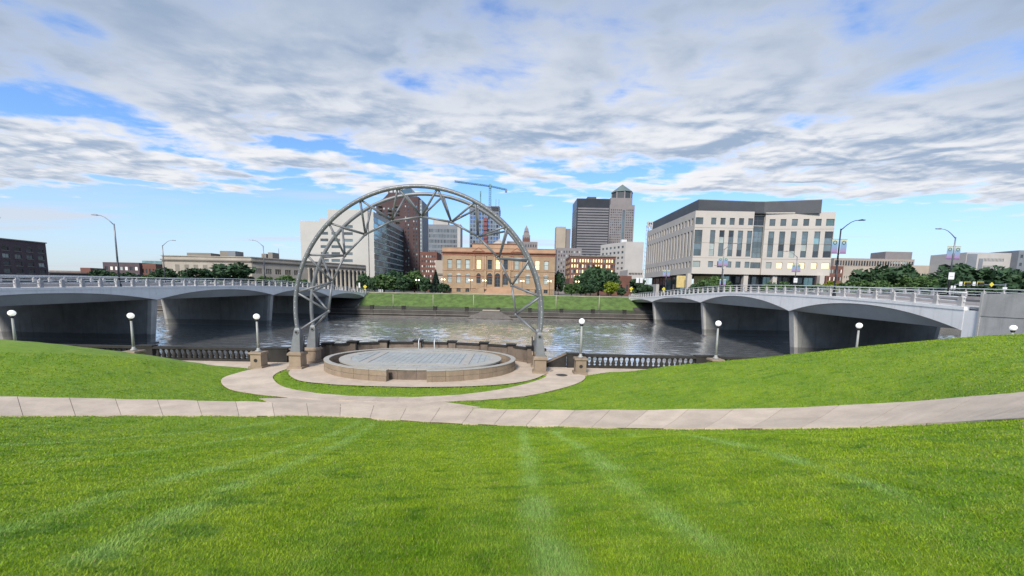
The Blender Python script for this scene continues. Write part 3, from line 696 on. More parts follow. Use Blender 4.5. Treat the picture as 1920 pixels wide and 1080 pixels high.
for sgn, x0, x1, lb in ((1, 4.35, 2.7, 'sloping stone wall beside the river steps near the right arch foot'), (-1, -17.8, -16.3, 'sloping stone wall beside the river steps near the left arch foot')):
    th = thing('stair_wall', lb, 'wall', (x0, 31.5, -6))
    MB().slab([(x0, 31.35, -6.05), (x0, 31.35, -4.93), (x1-(.5*sgn if sgn > 0 else 0), 31.35, -5.95 if sgn > 0 else -5.35), (x1-(.5*sgn if sgn > 0 else 0), 31.35, -6.05)], (0, .32, 0)).build('cheek', stone_k, th)
    MB().slab([(x0, 31.28, -4.93), (x0, 31.28, -4.82), (x1-(.5*sgn if sgn > 0 else 0), 31.28, -5.86 if sgn > 0 else -5.24), (x1-(.5*sgn if sgn > 0 else 0), 31.28, -5.97 if sgn > 0 else -5.35)], (0, .46, 0)).build('coping', stone_d, th)

# ------------------------------------------------------------------ steel arch
AC = (-6.8, -1.79); RO, RI = 8.93, 7.06; YF, YR, YM = 29.0, 31.3, 30.15
def apt(deg, R, Y): a = math.radians(deg); return Vector((AC[0]+R*math.sin(a), Y, AC[1]+R*math.cos(a)))
arch = thing('steel_arch', 'tall grey tubular steel truss arch spanning the stage', 'arch', (AC[0], YM, -6))
for Y, nm, rad_ in ((YF, 'front_chord', .142), (YR, 'rear_chord', .132)):
    MB().path([apt(-99.5+199*i/96, RO, Y) for i in range(97)], rad_, 14).build(nm, steel, arch, True)
inner = [apt(18*k, RI, YM) for k in range(-5, 6)]
for a, b in zip(inner[:-1], inner[1:]): MB().tube(a, b, .08, n=10).build('inner_chord', steel, arch, True)
for k in range(-5, 6):
    c = apt(18*k, RI, YM)
    nb = MB(); nb.lathe([(0.02, -.12), (.09, -.09), (.12, 0), (.09, .09), (.02, .12)], n=10); nb.v = [(x+c.x, y+c.y, z+c.z) for x, y, z in nb.v]; nb.build('node_joint', steel, arch, True)
    for Y in (YF, YR):
        for dg in (-9, 9):
            tgt = apt(18*k+dg*(1 if abs(18*k+dg) < 95 else 1.02), RO, Y)
            MB().tube(c, tgt, .078, n=9).build('strut', steel, arch, True)
bulb_me = MB().lathe([(.006, -.03), (.022, -.02), (.03, 0), (.022, .02), (.006, .03)], n=6).mesh('bulb', bulb_m, smooth=True)
for i in range(74):
    dg = -96+192*i/73; p = apt(dg, RO-.02, YF-.142); place('bulb', bulb_me, arch, p)
for sgn, xp in ((-1, -15.72), (1, 2.10)):
    for Y in (YF, YR):
        t_ = apt(99.5*sgn, RO, Y); m = MB()
        m.add([(t_.x-.2, Y-.2, t_.z+.15), (t_.x+.2, Y-.2, t_.z+.15), (t_.x+.2, Y+.2, t_.z+.15), (t_.x-.2, Y+.2, t_.z+.15), (xp-.36, Y-.34, -4.76), (xp+.36, Y-.34, -4.76), (xp+.36, Y+.34, -4.76), (xp-.36, Y+.34, -4.76),
               (t_.x-.14, Y-.16, t_.z+.30), (t_.x+.14, Y-.16, t_.z+.30), (t_.x+.14, Y+.16, t_.z+.30), (t_.x-.14, Y+.16, t_.z+.30)],
              [(4, 5, 1, 0), (5, 6, 2, 1), (6, 7, 3, 2), (7, 4, 0, 3), (0, 1, 9, 8), (1, 2, 10, 9), (2, 3, 11, 10), (3, 0, 8, 11), (8, 9, 10, 11)])
        po = m.build('post', steel, arch)
        MB().tube((t_.x, Y-.27, t_.z-.02), (t_.x, Y-.19, t_.z-.02), .14, n=14).build('pin_collar', steel, arch)
        MB().tube((t_.x, Y-.29, t_.z-.02), (t_.x, Y-.26, t_.z-.02), .085, n=12).build('pin', signk, arch)
        MB().tube((xp+.47*(-sgn), Y, -4.7), (t_.x+.42*(-sgn), Y, t_.z-.3), .05, n=8).build('drain_pipe', dark_metal, arch, True)
        side = 'left' if sgn < 0 else 'right'; fr = 'front' if Y == YF else 'rear'
        th = thing('arch_pedestal', 'tan stone pedestal under the %s arch post beside the %s' % ('lawn side' if fr == 'front' else 'river side', 'left balustrade' if sgn < 0 else 'right balustrade'), 'pedestal', (xp, Y, -6), 'stone pedestals of the arch')
        m = MB(); m.frus(xp, Y, -6.05, -5.78, .56, .56, .54, .54); m.build('plinth', stone, th)
        m = MB(); m.frus(xp, Y, -5.78, -5.02, .43, .43, .42, .42); m.build('shaft', stone, th)
        m = MB(); m.frus(xp, Y, -5.02, -4.93, .43, .43, .52, .52); m.frus(xp, Y, -4.93, -4.80, .52, .52, .50, .50); m.frus(xp, Y, -4.80, -4.70, .50, .50, .40, .40); m.build('cap', stone, th)

# ------------------------------------------------------------------ globe lamps on the riverwalk
LAMPS = [(22, 587, 28.4), (245, 592, 28.4), (481, 593.5, 28.95), (1091, 602.3, 29.0), (1347, 606.4, 29.6), (1611, 610.5, 30.1), (1900, 614.7, 30.6)]
LL = ['globe lamp rising over the left lawn crest before the dark bridge pier', 'white globe lamp on a stone pedestal in front of the left bridge pier nose', 'white globe lamp on a stone pedestal where the ring path meets the left balustrade',
      'white globe lamp on a stone pedestal beside the right balustrade and river steps', 'white globe lamp on a half hidden pedestal beside the solid balustrade panel', 'white globe lamp rising behind the right lawn before the dark bridge pier', 'white globe lamp against the pale concrete wing wall of the right bridge']
for (px, py, Y), lb in zip(LAMPS, LL):
    p = atd(px, py, Y); x = p.x; zg = p.z; th = thing('globe_lamp', lb, 'lamp', (x, Y, -6), 'globe lamps along the riverwalk')
    ped = MB(); ped.frus(x, Y, -6.05, -5.80, .52, .52, .50, .50); ped.frus(x, Y, -5.80, -4.98, .39, .39, .38, .38); ped.frus(x, Y, -4.98, -4.90, .39, .39, .47, .47); ped.frus(x, Y, -4.90, -4.78, .47, .47, .45, .45)
    pd = ped.build('pedestal', stone, th)
    MB().tube((x, Y-.40, -5.38), (x, Y-.375, -5.38), .13, n=14).build('roundel', stone_k, pd)
    m = MB(); m.lathe([(.20, -4.78), (.20, -4.70), (.11, -4.62), (.095, -4.5)], x, Y, 12); m.build('pole_base', pole_c, th, True)
    MB().tube((x, Y, -4.55), (x, Y, zg-.33), .085, .065, 12).build('pole', pole_c, th, True)
    m = MB(); m.lathe([(.07, zg-.36), (.13, zg-.30), (.14, zg-.22), (.10, zg-.19)], x, Y, 12); m.build('collar', dark_metal, th, True)
    m = MB(); m.lathe([(.205*math.sin(PI*i/12)+.004, zg-.205*math.cos(PI*i/12)) for i in range(13)], x, Y, 20); m.build('globe', globe_m, th, True)

# ------------------------------------------------------------------ bridges
def lerp_tab(tab, y):
    if y <= tab[0][0]: return tab[0][1]
    for (a, b), (c, d) in zip(tab[:-1], tab[1:]):
        if y <= c: return b+(d-b)*(y-a)/(c-a)
    return tab[-1][1]
def smooth_tab(tab):
    pts = resample([(y, z, 0) for y, z in tab], 80); return [(p.x, p.y) for p in pts]
post_me = {}
def rail_post_mesh(sg):
    prof = [(-.21, 0), (.21, 0), (.21, .80), (.17, .95), (.08, 1.03), (-.08, 1.03), (-.17, .95), (-.21, .80)]
    m = MB(); m.slab([(0.0, y, z) for y, z in prof], (.34, 0, 0)); m.box(.13, .21, -.05, .05, 1.0, 1.36)
    return m.mesh('rail_post', post_m)
def bridge(name, label, xe, sg, Wd, supp, deck, spring, side):
    root = thing(name, label, 'bridge', (xe(96), 96, -10))
    dk = smooth_tab(deck); D_ = lambda y: lerp_tab(dk, y); S_ = lambda y: lerp_tab(spring, y)
    y0, y1 = supp[0], supp[-1]
    def X(y, off): return xe(y)+sg*off
    def scal(y):
        for a, b in zip(supp[:-1], supp[1:]):
            if a <= y <= b+1e-6:
                t = (y-a)/(b-a); base = S_(a)+(S_(b)-S_(a))*t; top = D_((a+b)/2)-0.75; mid = (S_(a)+S_(b))/2
                return base+(top-mid)*(1-abs(2*t-1)**2.1)
        return S_(y)
    # fascia panels, both edges
    for edge, lab in ((0.0, 'near'), (Wd, 'far')):
        d = 1 if edge == 0 else -1
        for a, b in zip(supp[:-1], supp[1:]):
            npan = max(3, int((b-a)/2.6)) if edge == 0 else 3
            for k in range(npan):
                ya = a+(b-a)*k/npan+.008; yb = a+(b-a)*(k+1)/npan-.008; n = 6 if edge == 0 else 12
                ys = [ya+(yb-ya)*i/n for i in range(n+1)]; m = MB()
                for i, y in enumerate(ys):
                    xo, xi = X(y, edge), X(y, edge+d*.35); zt = D_(y)-.32; zb = scal(y)
                    m.v += [(xo, y, zb), (xo, y, zt), (xi, y, zt), (xi, y, zb)]
                for i in range(n):
                    for j in range(4): m.f.append([4*i+j, 4*i+(j+1) % 4, 4*i+4+(j+1) % 4, 4*i+4+j]); m.mi.append(0)
                m.f.append([0, 1, 2, 3]); m.mi.append(0); m.f.append([4*n+3, 4*n+2, 4*n+1, 4*n]); m.mi.append(0)
                m.build('fascia_panel', bconc, root)
        ys = np.linspace(y0, y1, 60)
        m = MB()
        for y in ys:
            xo, xi = X(y, edge-d*.06), X(y, edge+d*.5); zt = D_(y)
            m.v += [(xo, y, zt-.33), (xo, y, zt), (xi, y, zt), (xi, y, zt-.33)]
        for i in range(59):
            for j in range(4): m.f.append([4*i+j, 4*i+(j+1) % 4, 4*i+4+(j+1) % 4, 4*i+4+j]); m.mi.append(0)
        m.f.append([0, 1, 2, 3]); m.mi.append(0); m.f.append([239, 238, 237, 236]); m.mi.append(0)
        m.build('edge_beam', bconc, root)
    # soffit: scalloped wing and flat middle, per span
    for a, b in zip(supp[:-1], supp[1:]):
        ya, yb = a+.02, b-.02; n = 20; ys = [ya+(yb-ya)*i/n for i in range(n+1)]
        for edge, d in ((0.0, 1), (Wd, -1)):
            m = MB()
            for y in ys:
                t = (y-a)/(b-a); zs = S_(a)+(S_(b)-S_(a))*t-.04
                for k in range(5):
                    q = k/4; m.v.append((X(y, edge+d*(.34+1.15*q)), y, scal(y)+.004+(zs-scal(y))*q**0.9))
            for i in range(n):
                for k in range(4): c = 5*i+k; m.f.append([c, c+1, c+6, c+5]); m.mi.append(0)
            m.build('soffit_wing', soff_m, root, True)
        m = MB()
        for y in ys:
            t = (y-a)/(b-a); zs = S_(a)+(S_(b)-S_(a))*t-.04
            m.v += [(X(y, 1.49), y, zs), (X(y, Wd-1.49), y, zs)]
        for i in range(n): m.f.append([2*i, 2*i+1, 2*i+3, 2*i+2]); m.mi.append(0)
        m.build('soffit', soff_m, root)
    # deck, road, sidewalks, barriers
    ys = np.linspace(y0-8, y1+4, 60)
    def strip(o0, o1, dz, nm, m_, th=.2):
        m = MB()
        for y in ys: m.v += [(X(y, o0), y, D_(y)+dz), (X(y, o1), y, D_(y)+dz), (X(y, o1), y, D_(y)+dz-th), (X(y, o0), y, D_(y)+dz-th)]
        for i in range(59):
            for j in range(4): m.f.append([4*i+j, 4*i+(j+1) % 4, 4*i+4+(j+1) % 4, 4*i+4+j]); m.mi.append(0)
        m.f.append([0, 1, 2, 3]); m.mi.append(0); m.f.append([239, 238, 237, 236]); m.mi.append(0)
        return m.build(nm, m_, root)
    swm = mat('sidewalk_concrete', (0.40, 0.39, 0.385), 0.9, 0.1, 0.8, 0.1); strip(.52, 3.9, -.02, 'sidewalk', swm); strip(Wd-3.9, Wd-.52, -.02, 'sidewalk', swm); strip(3.91, Wd-3.91, -.16, 'roadway', asph)
    strip(3.95, 4.2, .30, 'road_barrier', mat('barrier_concrete', (0.45, 0.42, 0.41), 0.85, 0.1, 1, 0.1), .85); strip(Wd-4.2, Wd-3.95, .30, 'road_barrier', MATS['barrier_concrete'], .85)
    # piers
    for y in supp[1:-1]:
        zs = S_(y)-.02; w = Wd
        def pier_block(o0t, o0b, o1t, o1b, ht, hb, nm, m_):
            vs = [(X(y, o0b), y-hb, -10.6), (X(y, o1b), y-hb, -10.6), (X(y, o1b), y+hb, -10.6), (X(y, o0b), y+hb, -10.6), (X(y, o0t), y-ht, zs), (X(y, o1t), y-ht, zs), (X(y, o1t), y+ht, zs), (X(y, o0t), y+ht, zs)]
            return MB().add(vs, [(0, 3, 2, 1), (4, 5, 6, 7), (0, 1, 5, 4), (1, 2, 6, 5), (2, 3, 7, 6), (3, 0, 4, 7)]).build(nm, m_, root)
        pier_block(.38, 1.35, 1.0, 1.95, .55, .47, 'pier_nose', pier_lit)
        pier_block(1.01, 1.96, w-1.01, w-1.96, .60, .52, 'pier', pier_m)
        pier_block(w-1.0, w-1.95, w-.38, w-1.35, .55, .47, 'pier_nose', pier_lit)
        MB().obox((min(X(y, 1.2), X(y, w-1.2)), y-1.1, -10.7), Vector((1, 0, 0)), Vector((0, 1, 0)), w-2.4, 2.2, .95).build('footing', pier_m, root)
    # abutments
    ab = MB(); xs = sorted((X(y1, 0.02), X(y1, Wd-.02))); ab.box(xs[0], xs[1], y1, y1+3, -11, D_(y1)-.34); ab.build('abutment', wallc, root)
    ab = MB(); xs = sorted((X(y0, 0.02), X(y0, Wd-.02))); ab.box(xs[0], xs[1], y0-2.4, y0, -11, D_(y0)-.34); ab.build('abutment', bconc, root)
    # shaped pylon at the far river end of the near fascia
    xa = X(y1, -.35); xb = X(y1, 1.2); zt = D_(y1)+.25
    MB().slab([(xa, y1-1.8, S_(y1)-2.6), (xa, y1-2.6, zt), (xa, y1+6.5, zt), (xa, y1+6.5, zt-.8), (xa, y1+2.6, S_(y1)-.8), (xa, y1-.9, -7.0)], (xb-xa, 0, 0)).build('end_pylon', wallc, root)
    # railings
    pm_ = rail_post_mesh(sg); npst = int((y1-y0-1)/2.4)
    for edge, d in ((0.06, 1), (Wd-.06, -1)):
        for k in range(npst+1):
            y = y0+.6+2.4*k; x = X(y, edge)
            place('rail_post', pm_, root, (x, y, D_(y)-.01), 0 if sg*d > 0 else PI)
        for h, r in ((1.36, .058), (.92, .048), (.52, .048)):
            MB().path([(X(y, edge+d*.17), y, D_(y)+h) for y in np.linspace(y0+.2, y1-.2, 50)], r, 6).build('rail', rail_m, root, True)
    return root, D_, X
RX = lambda y: 44.8
LX = lambda y: -59.8+0.034*(y-46)
rb, RD, RXF = bridge('river_bridge', 'white scalloped river bridge leading to the pale courthouse', RX, 1, 25.0, [39.8, 65, 96, 129.5, 156], [(30, -1.35), (39, -.80), (56, .05), (75, .50), (90, .46), (110, -.2), (130, -1.0), (156, -1.85), (164, -1.9)], [(39.8, -3.1), (65, -2.44), (96, -1.97), (129.5, -2.75), (156, -3.6)], 'right')
lb_, LD, LXF = bridge('river_bridge', 'white scalloped river bridge leading to the columned limestone building', LX, -1, 27.6, [36.0, 66.6, 97.5, 125.5, 155], [(28, -1.3), (46, -.82), (67, -.36), (88, .05), (100, .02), (113, -.15), (130, -.75), (155, -1.85), (164, -1.9)], [(36, -3.2), (66.6, -2.58), (97.5, -2.12), (125.5, -2.95), (155, -4.1)], 'left')
# concrete wing wall by the near end of the right bridge
ww = thing('wing_wall', 'pale concrete wing wall at the near end of the right bridge', 'wall', (45, 30, -4))
for y0_, y1_ in ((31.4, 38.3), (26.7, 31.38), (22, 26.68)):
    MB().box(44.75, 45.5, y0_, y1_-.0, -8, -1.62).build('wall_panel', wallc, ww); MB().box(44.72, 45.5, y0_, y1_, -1.58, .55).build('wall_panel', wallc, ww)
MB().box(44.9, 45.4, 22, 38.2, -1.63, -1.57).build('joint', conc_j, ww)
MB().box(44.70, 45.6, 38.31, 38.5, -8, .55).build('end_pier', wallc, ww)

mh = atz(1053, 702.5, -5.9); th = thing('manhole_cover', 'dark iron manhole cover on the ring path by the right arch foot', 'manhole cover', (mh.x, mh.y, t1(mh.x, mh.y)+.03))
zz0 = t1(mh.x, mh.y)+.036; MB().lathe([(.36, zz0-.02), (.36, zz0+.012)], mh.x, mh.y, 20).build('lid', fence_m, th); MB().lathe([(.43, zz0-.02), (.43, zz0+.006)], mh.x, mh.y, 20).build('ring', conc_j, th)

# ------------------------------------------------------------------ buildings
ZUP = Vector((0, 0, 1))
WM = {}; rw_ = random.Random(4)
def win_mesh(w, h, mats, det, mull=(0, 0)):
    key = (round(w, 2), round(h, 2), det, mull, mats[0].name)
    if key in WM: return WM[key]
    # local: x along wall, -y outward, z up; origin lower left
    if det == 0:
        r = (MB().box(0, w, 0, .06, 0, h).mesh('window', mats[0]), None)
    else:
        f = min(.12, w*.075); m = MB()
        m.box(0, w, -.05, .05, 0, f); m.box(0, w, -.05, .05, h-f, h); m.box(0, f, -.05, .05, f, h-f); m.box(w-f, w, -.05, .05, f, h-f)
        for i in range(mull[0]):
            x = w*(i+1)/(mull[0]+1); m.box(x-f*.4, x+f*.4, -.035, .05, f, h-f)
        for i in range(mull[1]):
            z = h*(i+1)/(mull[1]+1); m.box(f, w-f, -.04, .05, z-f*.5, z+f*.5)
        g = MB().box(f*.5, w-f*.5, .0, .04, f*.5, h-f*.5)
        r = (m.mesh('window', frame_m), g.mesh('pane', mats[0]))
    WM[key] = r; return r
def facade(th, O, u, W_, H_, rects, m, rec=.3, nm='wall', arch=None):
    """wall sheet with real openings; rects: (u0,v0,u1,v1,glass,detail,mullions)"""
    O = Vector(O); n = u.cross(ZUP)
    us = sorted(set([0, W_]+[round(r[0], 3) for r in rects]+[round(r[2], 3) for r in rects])); vs_ = sorted(set([0, H_]+[round(r[1], 3) for r in rects]+[round(r[3], 3) for r in rects]))
    us = [x for x in us if 0 <= x <= W_]; vs_ = [x for x in vs_ if 0 <= x <= H_]
    A = np.zeros((len(us)-1, len(vs_)-1), bool)
    uc = np.array([(a+b)/2 for a, b in zip(us[:-1], us[1:])]); vc = np.array([(a+b)/2 for a, b in zip(vs_[:-1], vs_[1:])])
    for r in rects: A |= ((uc > r[0]) & (uc < r[2]))[:, None] & ((vc > r[1]) & (vc < r[3]))[None, :]
    mb = MB()
    def pt(a, b, d=0.0): return O+u*a+ZUP*b-n*d
    for i in range(len(us)-1):
        j = 0
        while j < len(vs_)-1:
            if A[i, j]: j += 1; continue
            k = j
            while k+1 < len(vs_)-1 and not A[i, k+1]: k += 1
            mb.add([pt(us[i], vs_[j]), pt(us[i+1], vs_[j]), pt(us[i+1], vs_[k+1]), pt(us[i], vs_[k+1])], [(0, 1, 2, 3)]); j = k+1
    for r in rects:
        a, b, c, d = r[:4]
        for (p, q) in (((a, b), (c, b)), ((c, b), (c, d)), ((c, d), (a, d)), ((a, d), (a, b))):
            mb.add([pt(*p), pt(*q), pt(*q, rec), pt(*p, rec)], [(0, 1, 2, 3)])
    o = mb.build(nm, m, th)
    ang = math.atan2(u.y, u.x)
    for r in rects:
        g, det = r[4], (r[5] if len(r) > 5 else 0); mu = r[6] if len(r) > 6 else (0, 0)
        me, pn = win_mesh(r[2]-r[0], r[3]-r[1], [g], det, mu)
        loc = pt(r[0], r[1], rec-.06)
        w = place('window', me, th, loc, ang)
        if pn is not None and mu[1] >= 3:
            ww_, hh_ = r[2]-r[0], (r[3]-r[1])/(mu[1]+1)
            for k in range(mu[1]+1):
                gk = rw_.choice([g, g, glass_b, glass_l, glass_d, glass_b]) if g is not glass_d else g
                key = ('pane', round(ww_, 2), round(hh_, 2), gk.name)
                if key not in WM: WM[key] = MB().box(.05, ww_-.05, .0, .04, .05, hh_-.05).mesh('pane', gk)
                q = bpy.data.objects.new('pane', WM[key]); COL.objects.link(q); q.parent = w; q.location = (0, 0, hh_*k)
        elif pn is not None:
            q = bpy.data.objects.new('pane', pn); COL.objects.link(q); q.parent = w
    return o
def shell(th, O, u, W_, D_, H_, m, roof=roof_m, front=False, left=True, right=True, par=.8):
    """plain back, sides and roof behind a front facade; O front lower left"""
    O = Vector(O); n = u.cross(ZUP); e = .02
    mb = MB(); q = lambda a, d, z: O+u*a-n*d+ZUP*z
    if front: mb.add([q(0, 0, 0), q(W_, 0, 0), q(W_, 0, H_), q(0, 0, H_)], [(0, 1, 2, 3)])
    if right: mb.add([q(W_, 0, 0), q(W_, D_, 0), q(W_, D_, H_), q(W_, 0, H_)], [(0, 1, 2, 3)])
    if left: mb.add([q(0, D_, 0), q(0, 0, 0), q(0, 0, H_), q(0, D_, H_)], [(0, 1, 2, 3)])
    mb.add([q(W_, D_, 0), q(0, D_, 0), q(0, D_, H_), q(W_, D_, H_)], [(0, 1, 2, 3)])
    mb.build('side_wall', m, th)
    mb = MB(); mb.add([q(0, .01, H_-par), q(W_, .01, H_-par), q(W_, D_, H_-par), q(0, D_, H_-par)], [(0, 1, 2, 3)]); mb.build('roof', roof, th)
def uvpx(px, py, O, u):
    a, b = ray(px, py); O = Vector(O)
    # t*(a,1) = O + s*u
    det = a*(-u.y)-(-u.x)*1.0; t = (O.x*(-u.y)-(-u.x)*O.y)/det
    s_ = (a*O.y-1.0*O.x)/(u.x-a*u.y) if abs(u.x-a*u.y) > 1e-9 else 0
    return s_*-1 if False else ((Vector((a*t, t, 0))-Vector((O.x, O.y, 0))).dot(u)), b*t-O.z
UX = Vector((1, 0, 0)); UY = Vector((0, 1, 0)); GZ0 = -1.7
def grid(W_, H_, nx_, nz_, fw, fh, x0=.0, x1=None, z0=.0, z1=None, g=None, det=0, mull=(0, 0), skip=None):
    x1 = W_-x0 if x1 is None else x1; z1 = H_ if z1 is None else z1; out = []
    cw, ch = (x1-x0)/nx_, (z1-z0)/nz_
    for i in range(nx_):
        for j in range(nz_):
            if skip and skip(i, j): continue
            gg = g(i, j) if callable(g) else g
            a = x0+cw*(i+.5-fw/2); b = z0+ch*(j+.5-fh/2)
            out.append((round(a, 3), round(b, 3), round(a+cw*fw, 3), round(b+ch*fh, 3), gg, det, mull))
    return out
def span(px0, px1, ytop, Y, ymid=500):
    a = atd(px0, ymid, Y); b = atd(px1, ymid, Y); zt = atd((px0+px1)/2, ytop, Y).z
    return a.x, b.x-a.x, zt-GZ0

# --- terracotta hall ---------------------------------------------------------
HO = (820.0, 430.0); HS = 6.75; HY = 168.0
def hz(x, y): p = atd(HO[0]+x/HS, HO[1]+y/HS, HY); return p
h0 = hz(75, 810); h1 = hz(1475, 825); HB = -1.62
hall = thing('terracotta_hall', 'terracotta stone hall with arched windows, pediments and a broad front staircase', 'hall', (-6.1, HY, HB))
HX0, HX1 = -29.3, 17.2; HW = HX1-HX0; HC = (HX0+HX1)/2
def hv(y): return (822-y)*.0322           # zoom row -> metres above base
hu = lambda x: (x-75)/1400*HW
Hh = hv(300)
rects = []; arched = []
bays = [165, 275, 387, 525, 663, 762, 862, 1000, 1142, 1257, 1369]
for k, b in enumerate(bays):
    c = hu(b); inner_ = k in (4, 5, 6)
    g2 = [glass_l, glass_l, glass_l, glass_y, glass_d, glass_y, glass_d, glass_l, glass_l, glass_y, glass_l][k]
    rects.append((c-.92, hv(502), c+.92, hv(383), g2, 1, (0, 1)))
    if inner_: rects.append((c-1.1, hv(727 if k == 5 else 700), c+1.1, hv(588), glass_d, 1, (1, 2)))
    else: rects.append((c-.88, hv(684), c+.88, hv(584), glass_l if k not in (3,) else glass_d, 1, (0, 1)))
    if not inner_: rects.append((c-.85, hv(800), c+.85, hv(755), glass_d, 1, (1, 0)))
facade(hall, (HX0, HY, HB), UX, HW, Hh, rects, terra, .35)
shell(hall, (HX0, HY, HB), UX, HW, 26, Hh, terra, par=.1)
for k, b in enumerate(bays):      # arched heads: a dark lunette over a stone ring
    c = HX0+hu(b); r = 1.1 if k in (4, 5, 6) else .88; zc_ = HB+hv(584 if k not in (4, 5, 6) else 588)
    half = [(c+r*math.cos(PI*i/10), HY-.02, zc_+r*math.sin(PI*i/10)*1.05) for i in range(11)]
    MB().slab(half, (0, .05, 0)).build('lunette', glass_d if k in (3, 4, 5, 6) else glass_l, hall)
    ro = r+.32; ring = [(c+ro*math.cos(PI*i/10), zc_+ro*math.sin(PI*i/10)*1.05) for i in range(11)]+[(c+r*math.cos(PI*i/10), zc_+r*math.sin(PI*i/10)*1.05) for i in range(10, -1, -1)]
    m = MB()
    for i in range(10):
        a0, a1 = ring[i], ring[i+1]; b0, b1 = ring[21-i], ring[20-i]
        m.slab([(a0[0], HY-.14, a0[1]), (a1[0], HY-.14, a1[1]), (b1[0], HY-.14, b1[1]), (b0[0], HY-.14, b0[1])], (0, .16, 0))
    m.build('arch_ring', terra_l, hall)
    MB().box(c-1.15, c+1.15, HY-.16, HY+.01, HB+hv(509), HB+hv(503)).build('sill', terra_l, hall)
    MB().box(c-1.1, c+1.1, HY-.14, HY+.01, HB+hv(383)+.02, HB+hv(374)).build('lintel', terra_l, hall)
def band(x0, x1, y0, y1, pr, m, nm='string_course', d=0):
    MB().box(HX0+hu(x0), HX0+hu(x1), HY-pr, HY+.02+d, HB+hv(y1), HB+hv(y0)).build(nm, m, hall)
band(70, 1480, 514, 524, .22, terra_l); band(72, 1478, 596, 602, .10, terra_d); band(70, 1480, 742, 750, .18, terra_l); band(68, 1482, 318, 330, .14, terra_d)
band(60, 1492, 286, 298, .75, terra_d, 'cornice'); band(66, 1486, 298, 306, .4, terra_d, 'cornice')
MB().box(HX0+hu(72), HX0+hu(1478), HY-.1, HY+.5, HB+hv(286), HB+hv(240)).build('parapet', terra_l, hall)
MB().box(HX0+hu(60), HX0+hu(1490), HY-.25, HY+.7, HB+hv(240), HB+hv(234)).build('parapet_cap', terra_l, hall)
MB().box(HX0+hu(440), HX0+hu(1068), HY+.8, HY+20, HB+hv(300), HB+hv(182)).build('attic', terra_l, hall)
MB().box(HX0+hu(432), HX0+hu(1076), HY+.5, HY+20.4, HB+hv(182), HB+hv(174)).build('attic_cap', terra_d, hall)
for c in (525, 1000):
    x = HX0+hu(c); w = 2.6; z = HB+hv(284)
    MB().slab([(x-w, HY-.95, z), (x+w, HY-.95, z), (x, HY-.95, z+1.75)], (0, 1.0, 0)).build('pediment', terra_d, hall)
    MB().slab([(x-w*.62, HY-1.0, z+.25), (x+w*.62, HY-1.0, z+.25), (x, HY-1.0, z+1.25)], (0, .1, 0)).build('tympanum', terra_l, hall)
for c in (468, 582, 608, 722, 802, 922, 946, 1058):
    x = HX0+hu(c); MB().box(x-.36, x+.36, HY-.45, HY+.02, HB+hv(512), HB+hv(330)).build('pilaster', terra_l, hall)
    MB().box(x-.5, x+.5, HY-.55, HY+.02, HB+hv(340), HB+hv(331)).build('capital', terra_d, hall)
for c in (610, 712, 811, 912):
    x = HX0+hu(c); MB().box(x-.42, x+.42, HY-.6, HY+.02, HB+hv(730), HB+hv(524)).build('pilaster', terra, hall)
rz = hz(770, 150)
m = MB(); m.lathe([(3.4, HB+hv(178)), (3.4, HB+hv(160)), (2.9, HB+hv(145)), (1.6, HB+hv(122)), (.5, HB+hv(108)), (.15, HB+hv(80))], HX0+hu(768), HY+9, 18); m.build('cupola', mat('cupola_stone', (.42, .38, .34), .8), hall, 'auto')
# staircase
for k in range(9):
    y0_ = hv(822); hgt = .34*(k+1); w0 = 10.2-.55*k
    MB().box(HC-w0, HC+w0, HY-6.2+.62*k, HY-.62 if k < 8 else HY-.02, HB+.34*k+(0.0 if k == 0 else .002), HB+hgt).build('step', terra_l, hall)
for s_ in (-1, 1):
    MB().slab([(HC+s_*11.4, HY-5.6, HB), (HC+s_*11.4, HY-5.6, HB+.55), (HC+s_*6.6, HY-5.6, HB+3.1), (HC+s_*5.6, HY-5.6, HB+3.1), (HC+s_*5.6, HY-5.6, HB)], (0, 1.1, 0)).build('stair_cheek', terra, hall)
    MB().slab([(HC+s_*11.6, HY-5.7, HB+.55), (HC+s_*11.6, HY-5.7, HB+.75), (HC+s_*6.6, HY-5.7, HB+3.35), (HC+s_*5.4, HY-5.7, HB+3.35), (HC+s_*5.4, HY-5.7, HB+3.12), (HC+s_*6.5, HY-5.7, HB+3.12)], (0, 1.3, 0)).build('cheek_coping', terra_l, hall)

# --- courthouse ----------------------------------------------------------------
CZ = 8.3; ch_y = 165.0
CO = (1180.0, 350.0); CS = 4.571
x_l = 72.6; x_m0 = None
court = thing('courthouse', 'pale precast courthouse with a dark zinc penthouse and raised concave front', 'courthouse', (100, 175, GZ0))
def cpx(x, y): return CO[0]+x/CS, CO[1]+y/CS
def wall_from_px(O, u, W_, H_, cols, rows, m):
    rects = []
    for (cx_, w, gl) in cols:
        for (ya, yb, mu, ri) in rows:
            s0, v0 = uvpx(*cpx(cx_-w/2+(-(yb-480)*.0 ), yb), O, u); s1, v1 = uvpx(*cpx(cx_+w/2, ya), O, u)
            rects.append((s0, v0, s1, v1, gl[ri], 1, mu))
    return rects
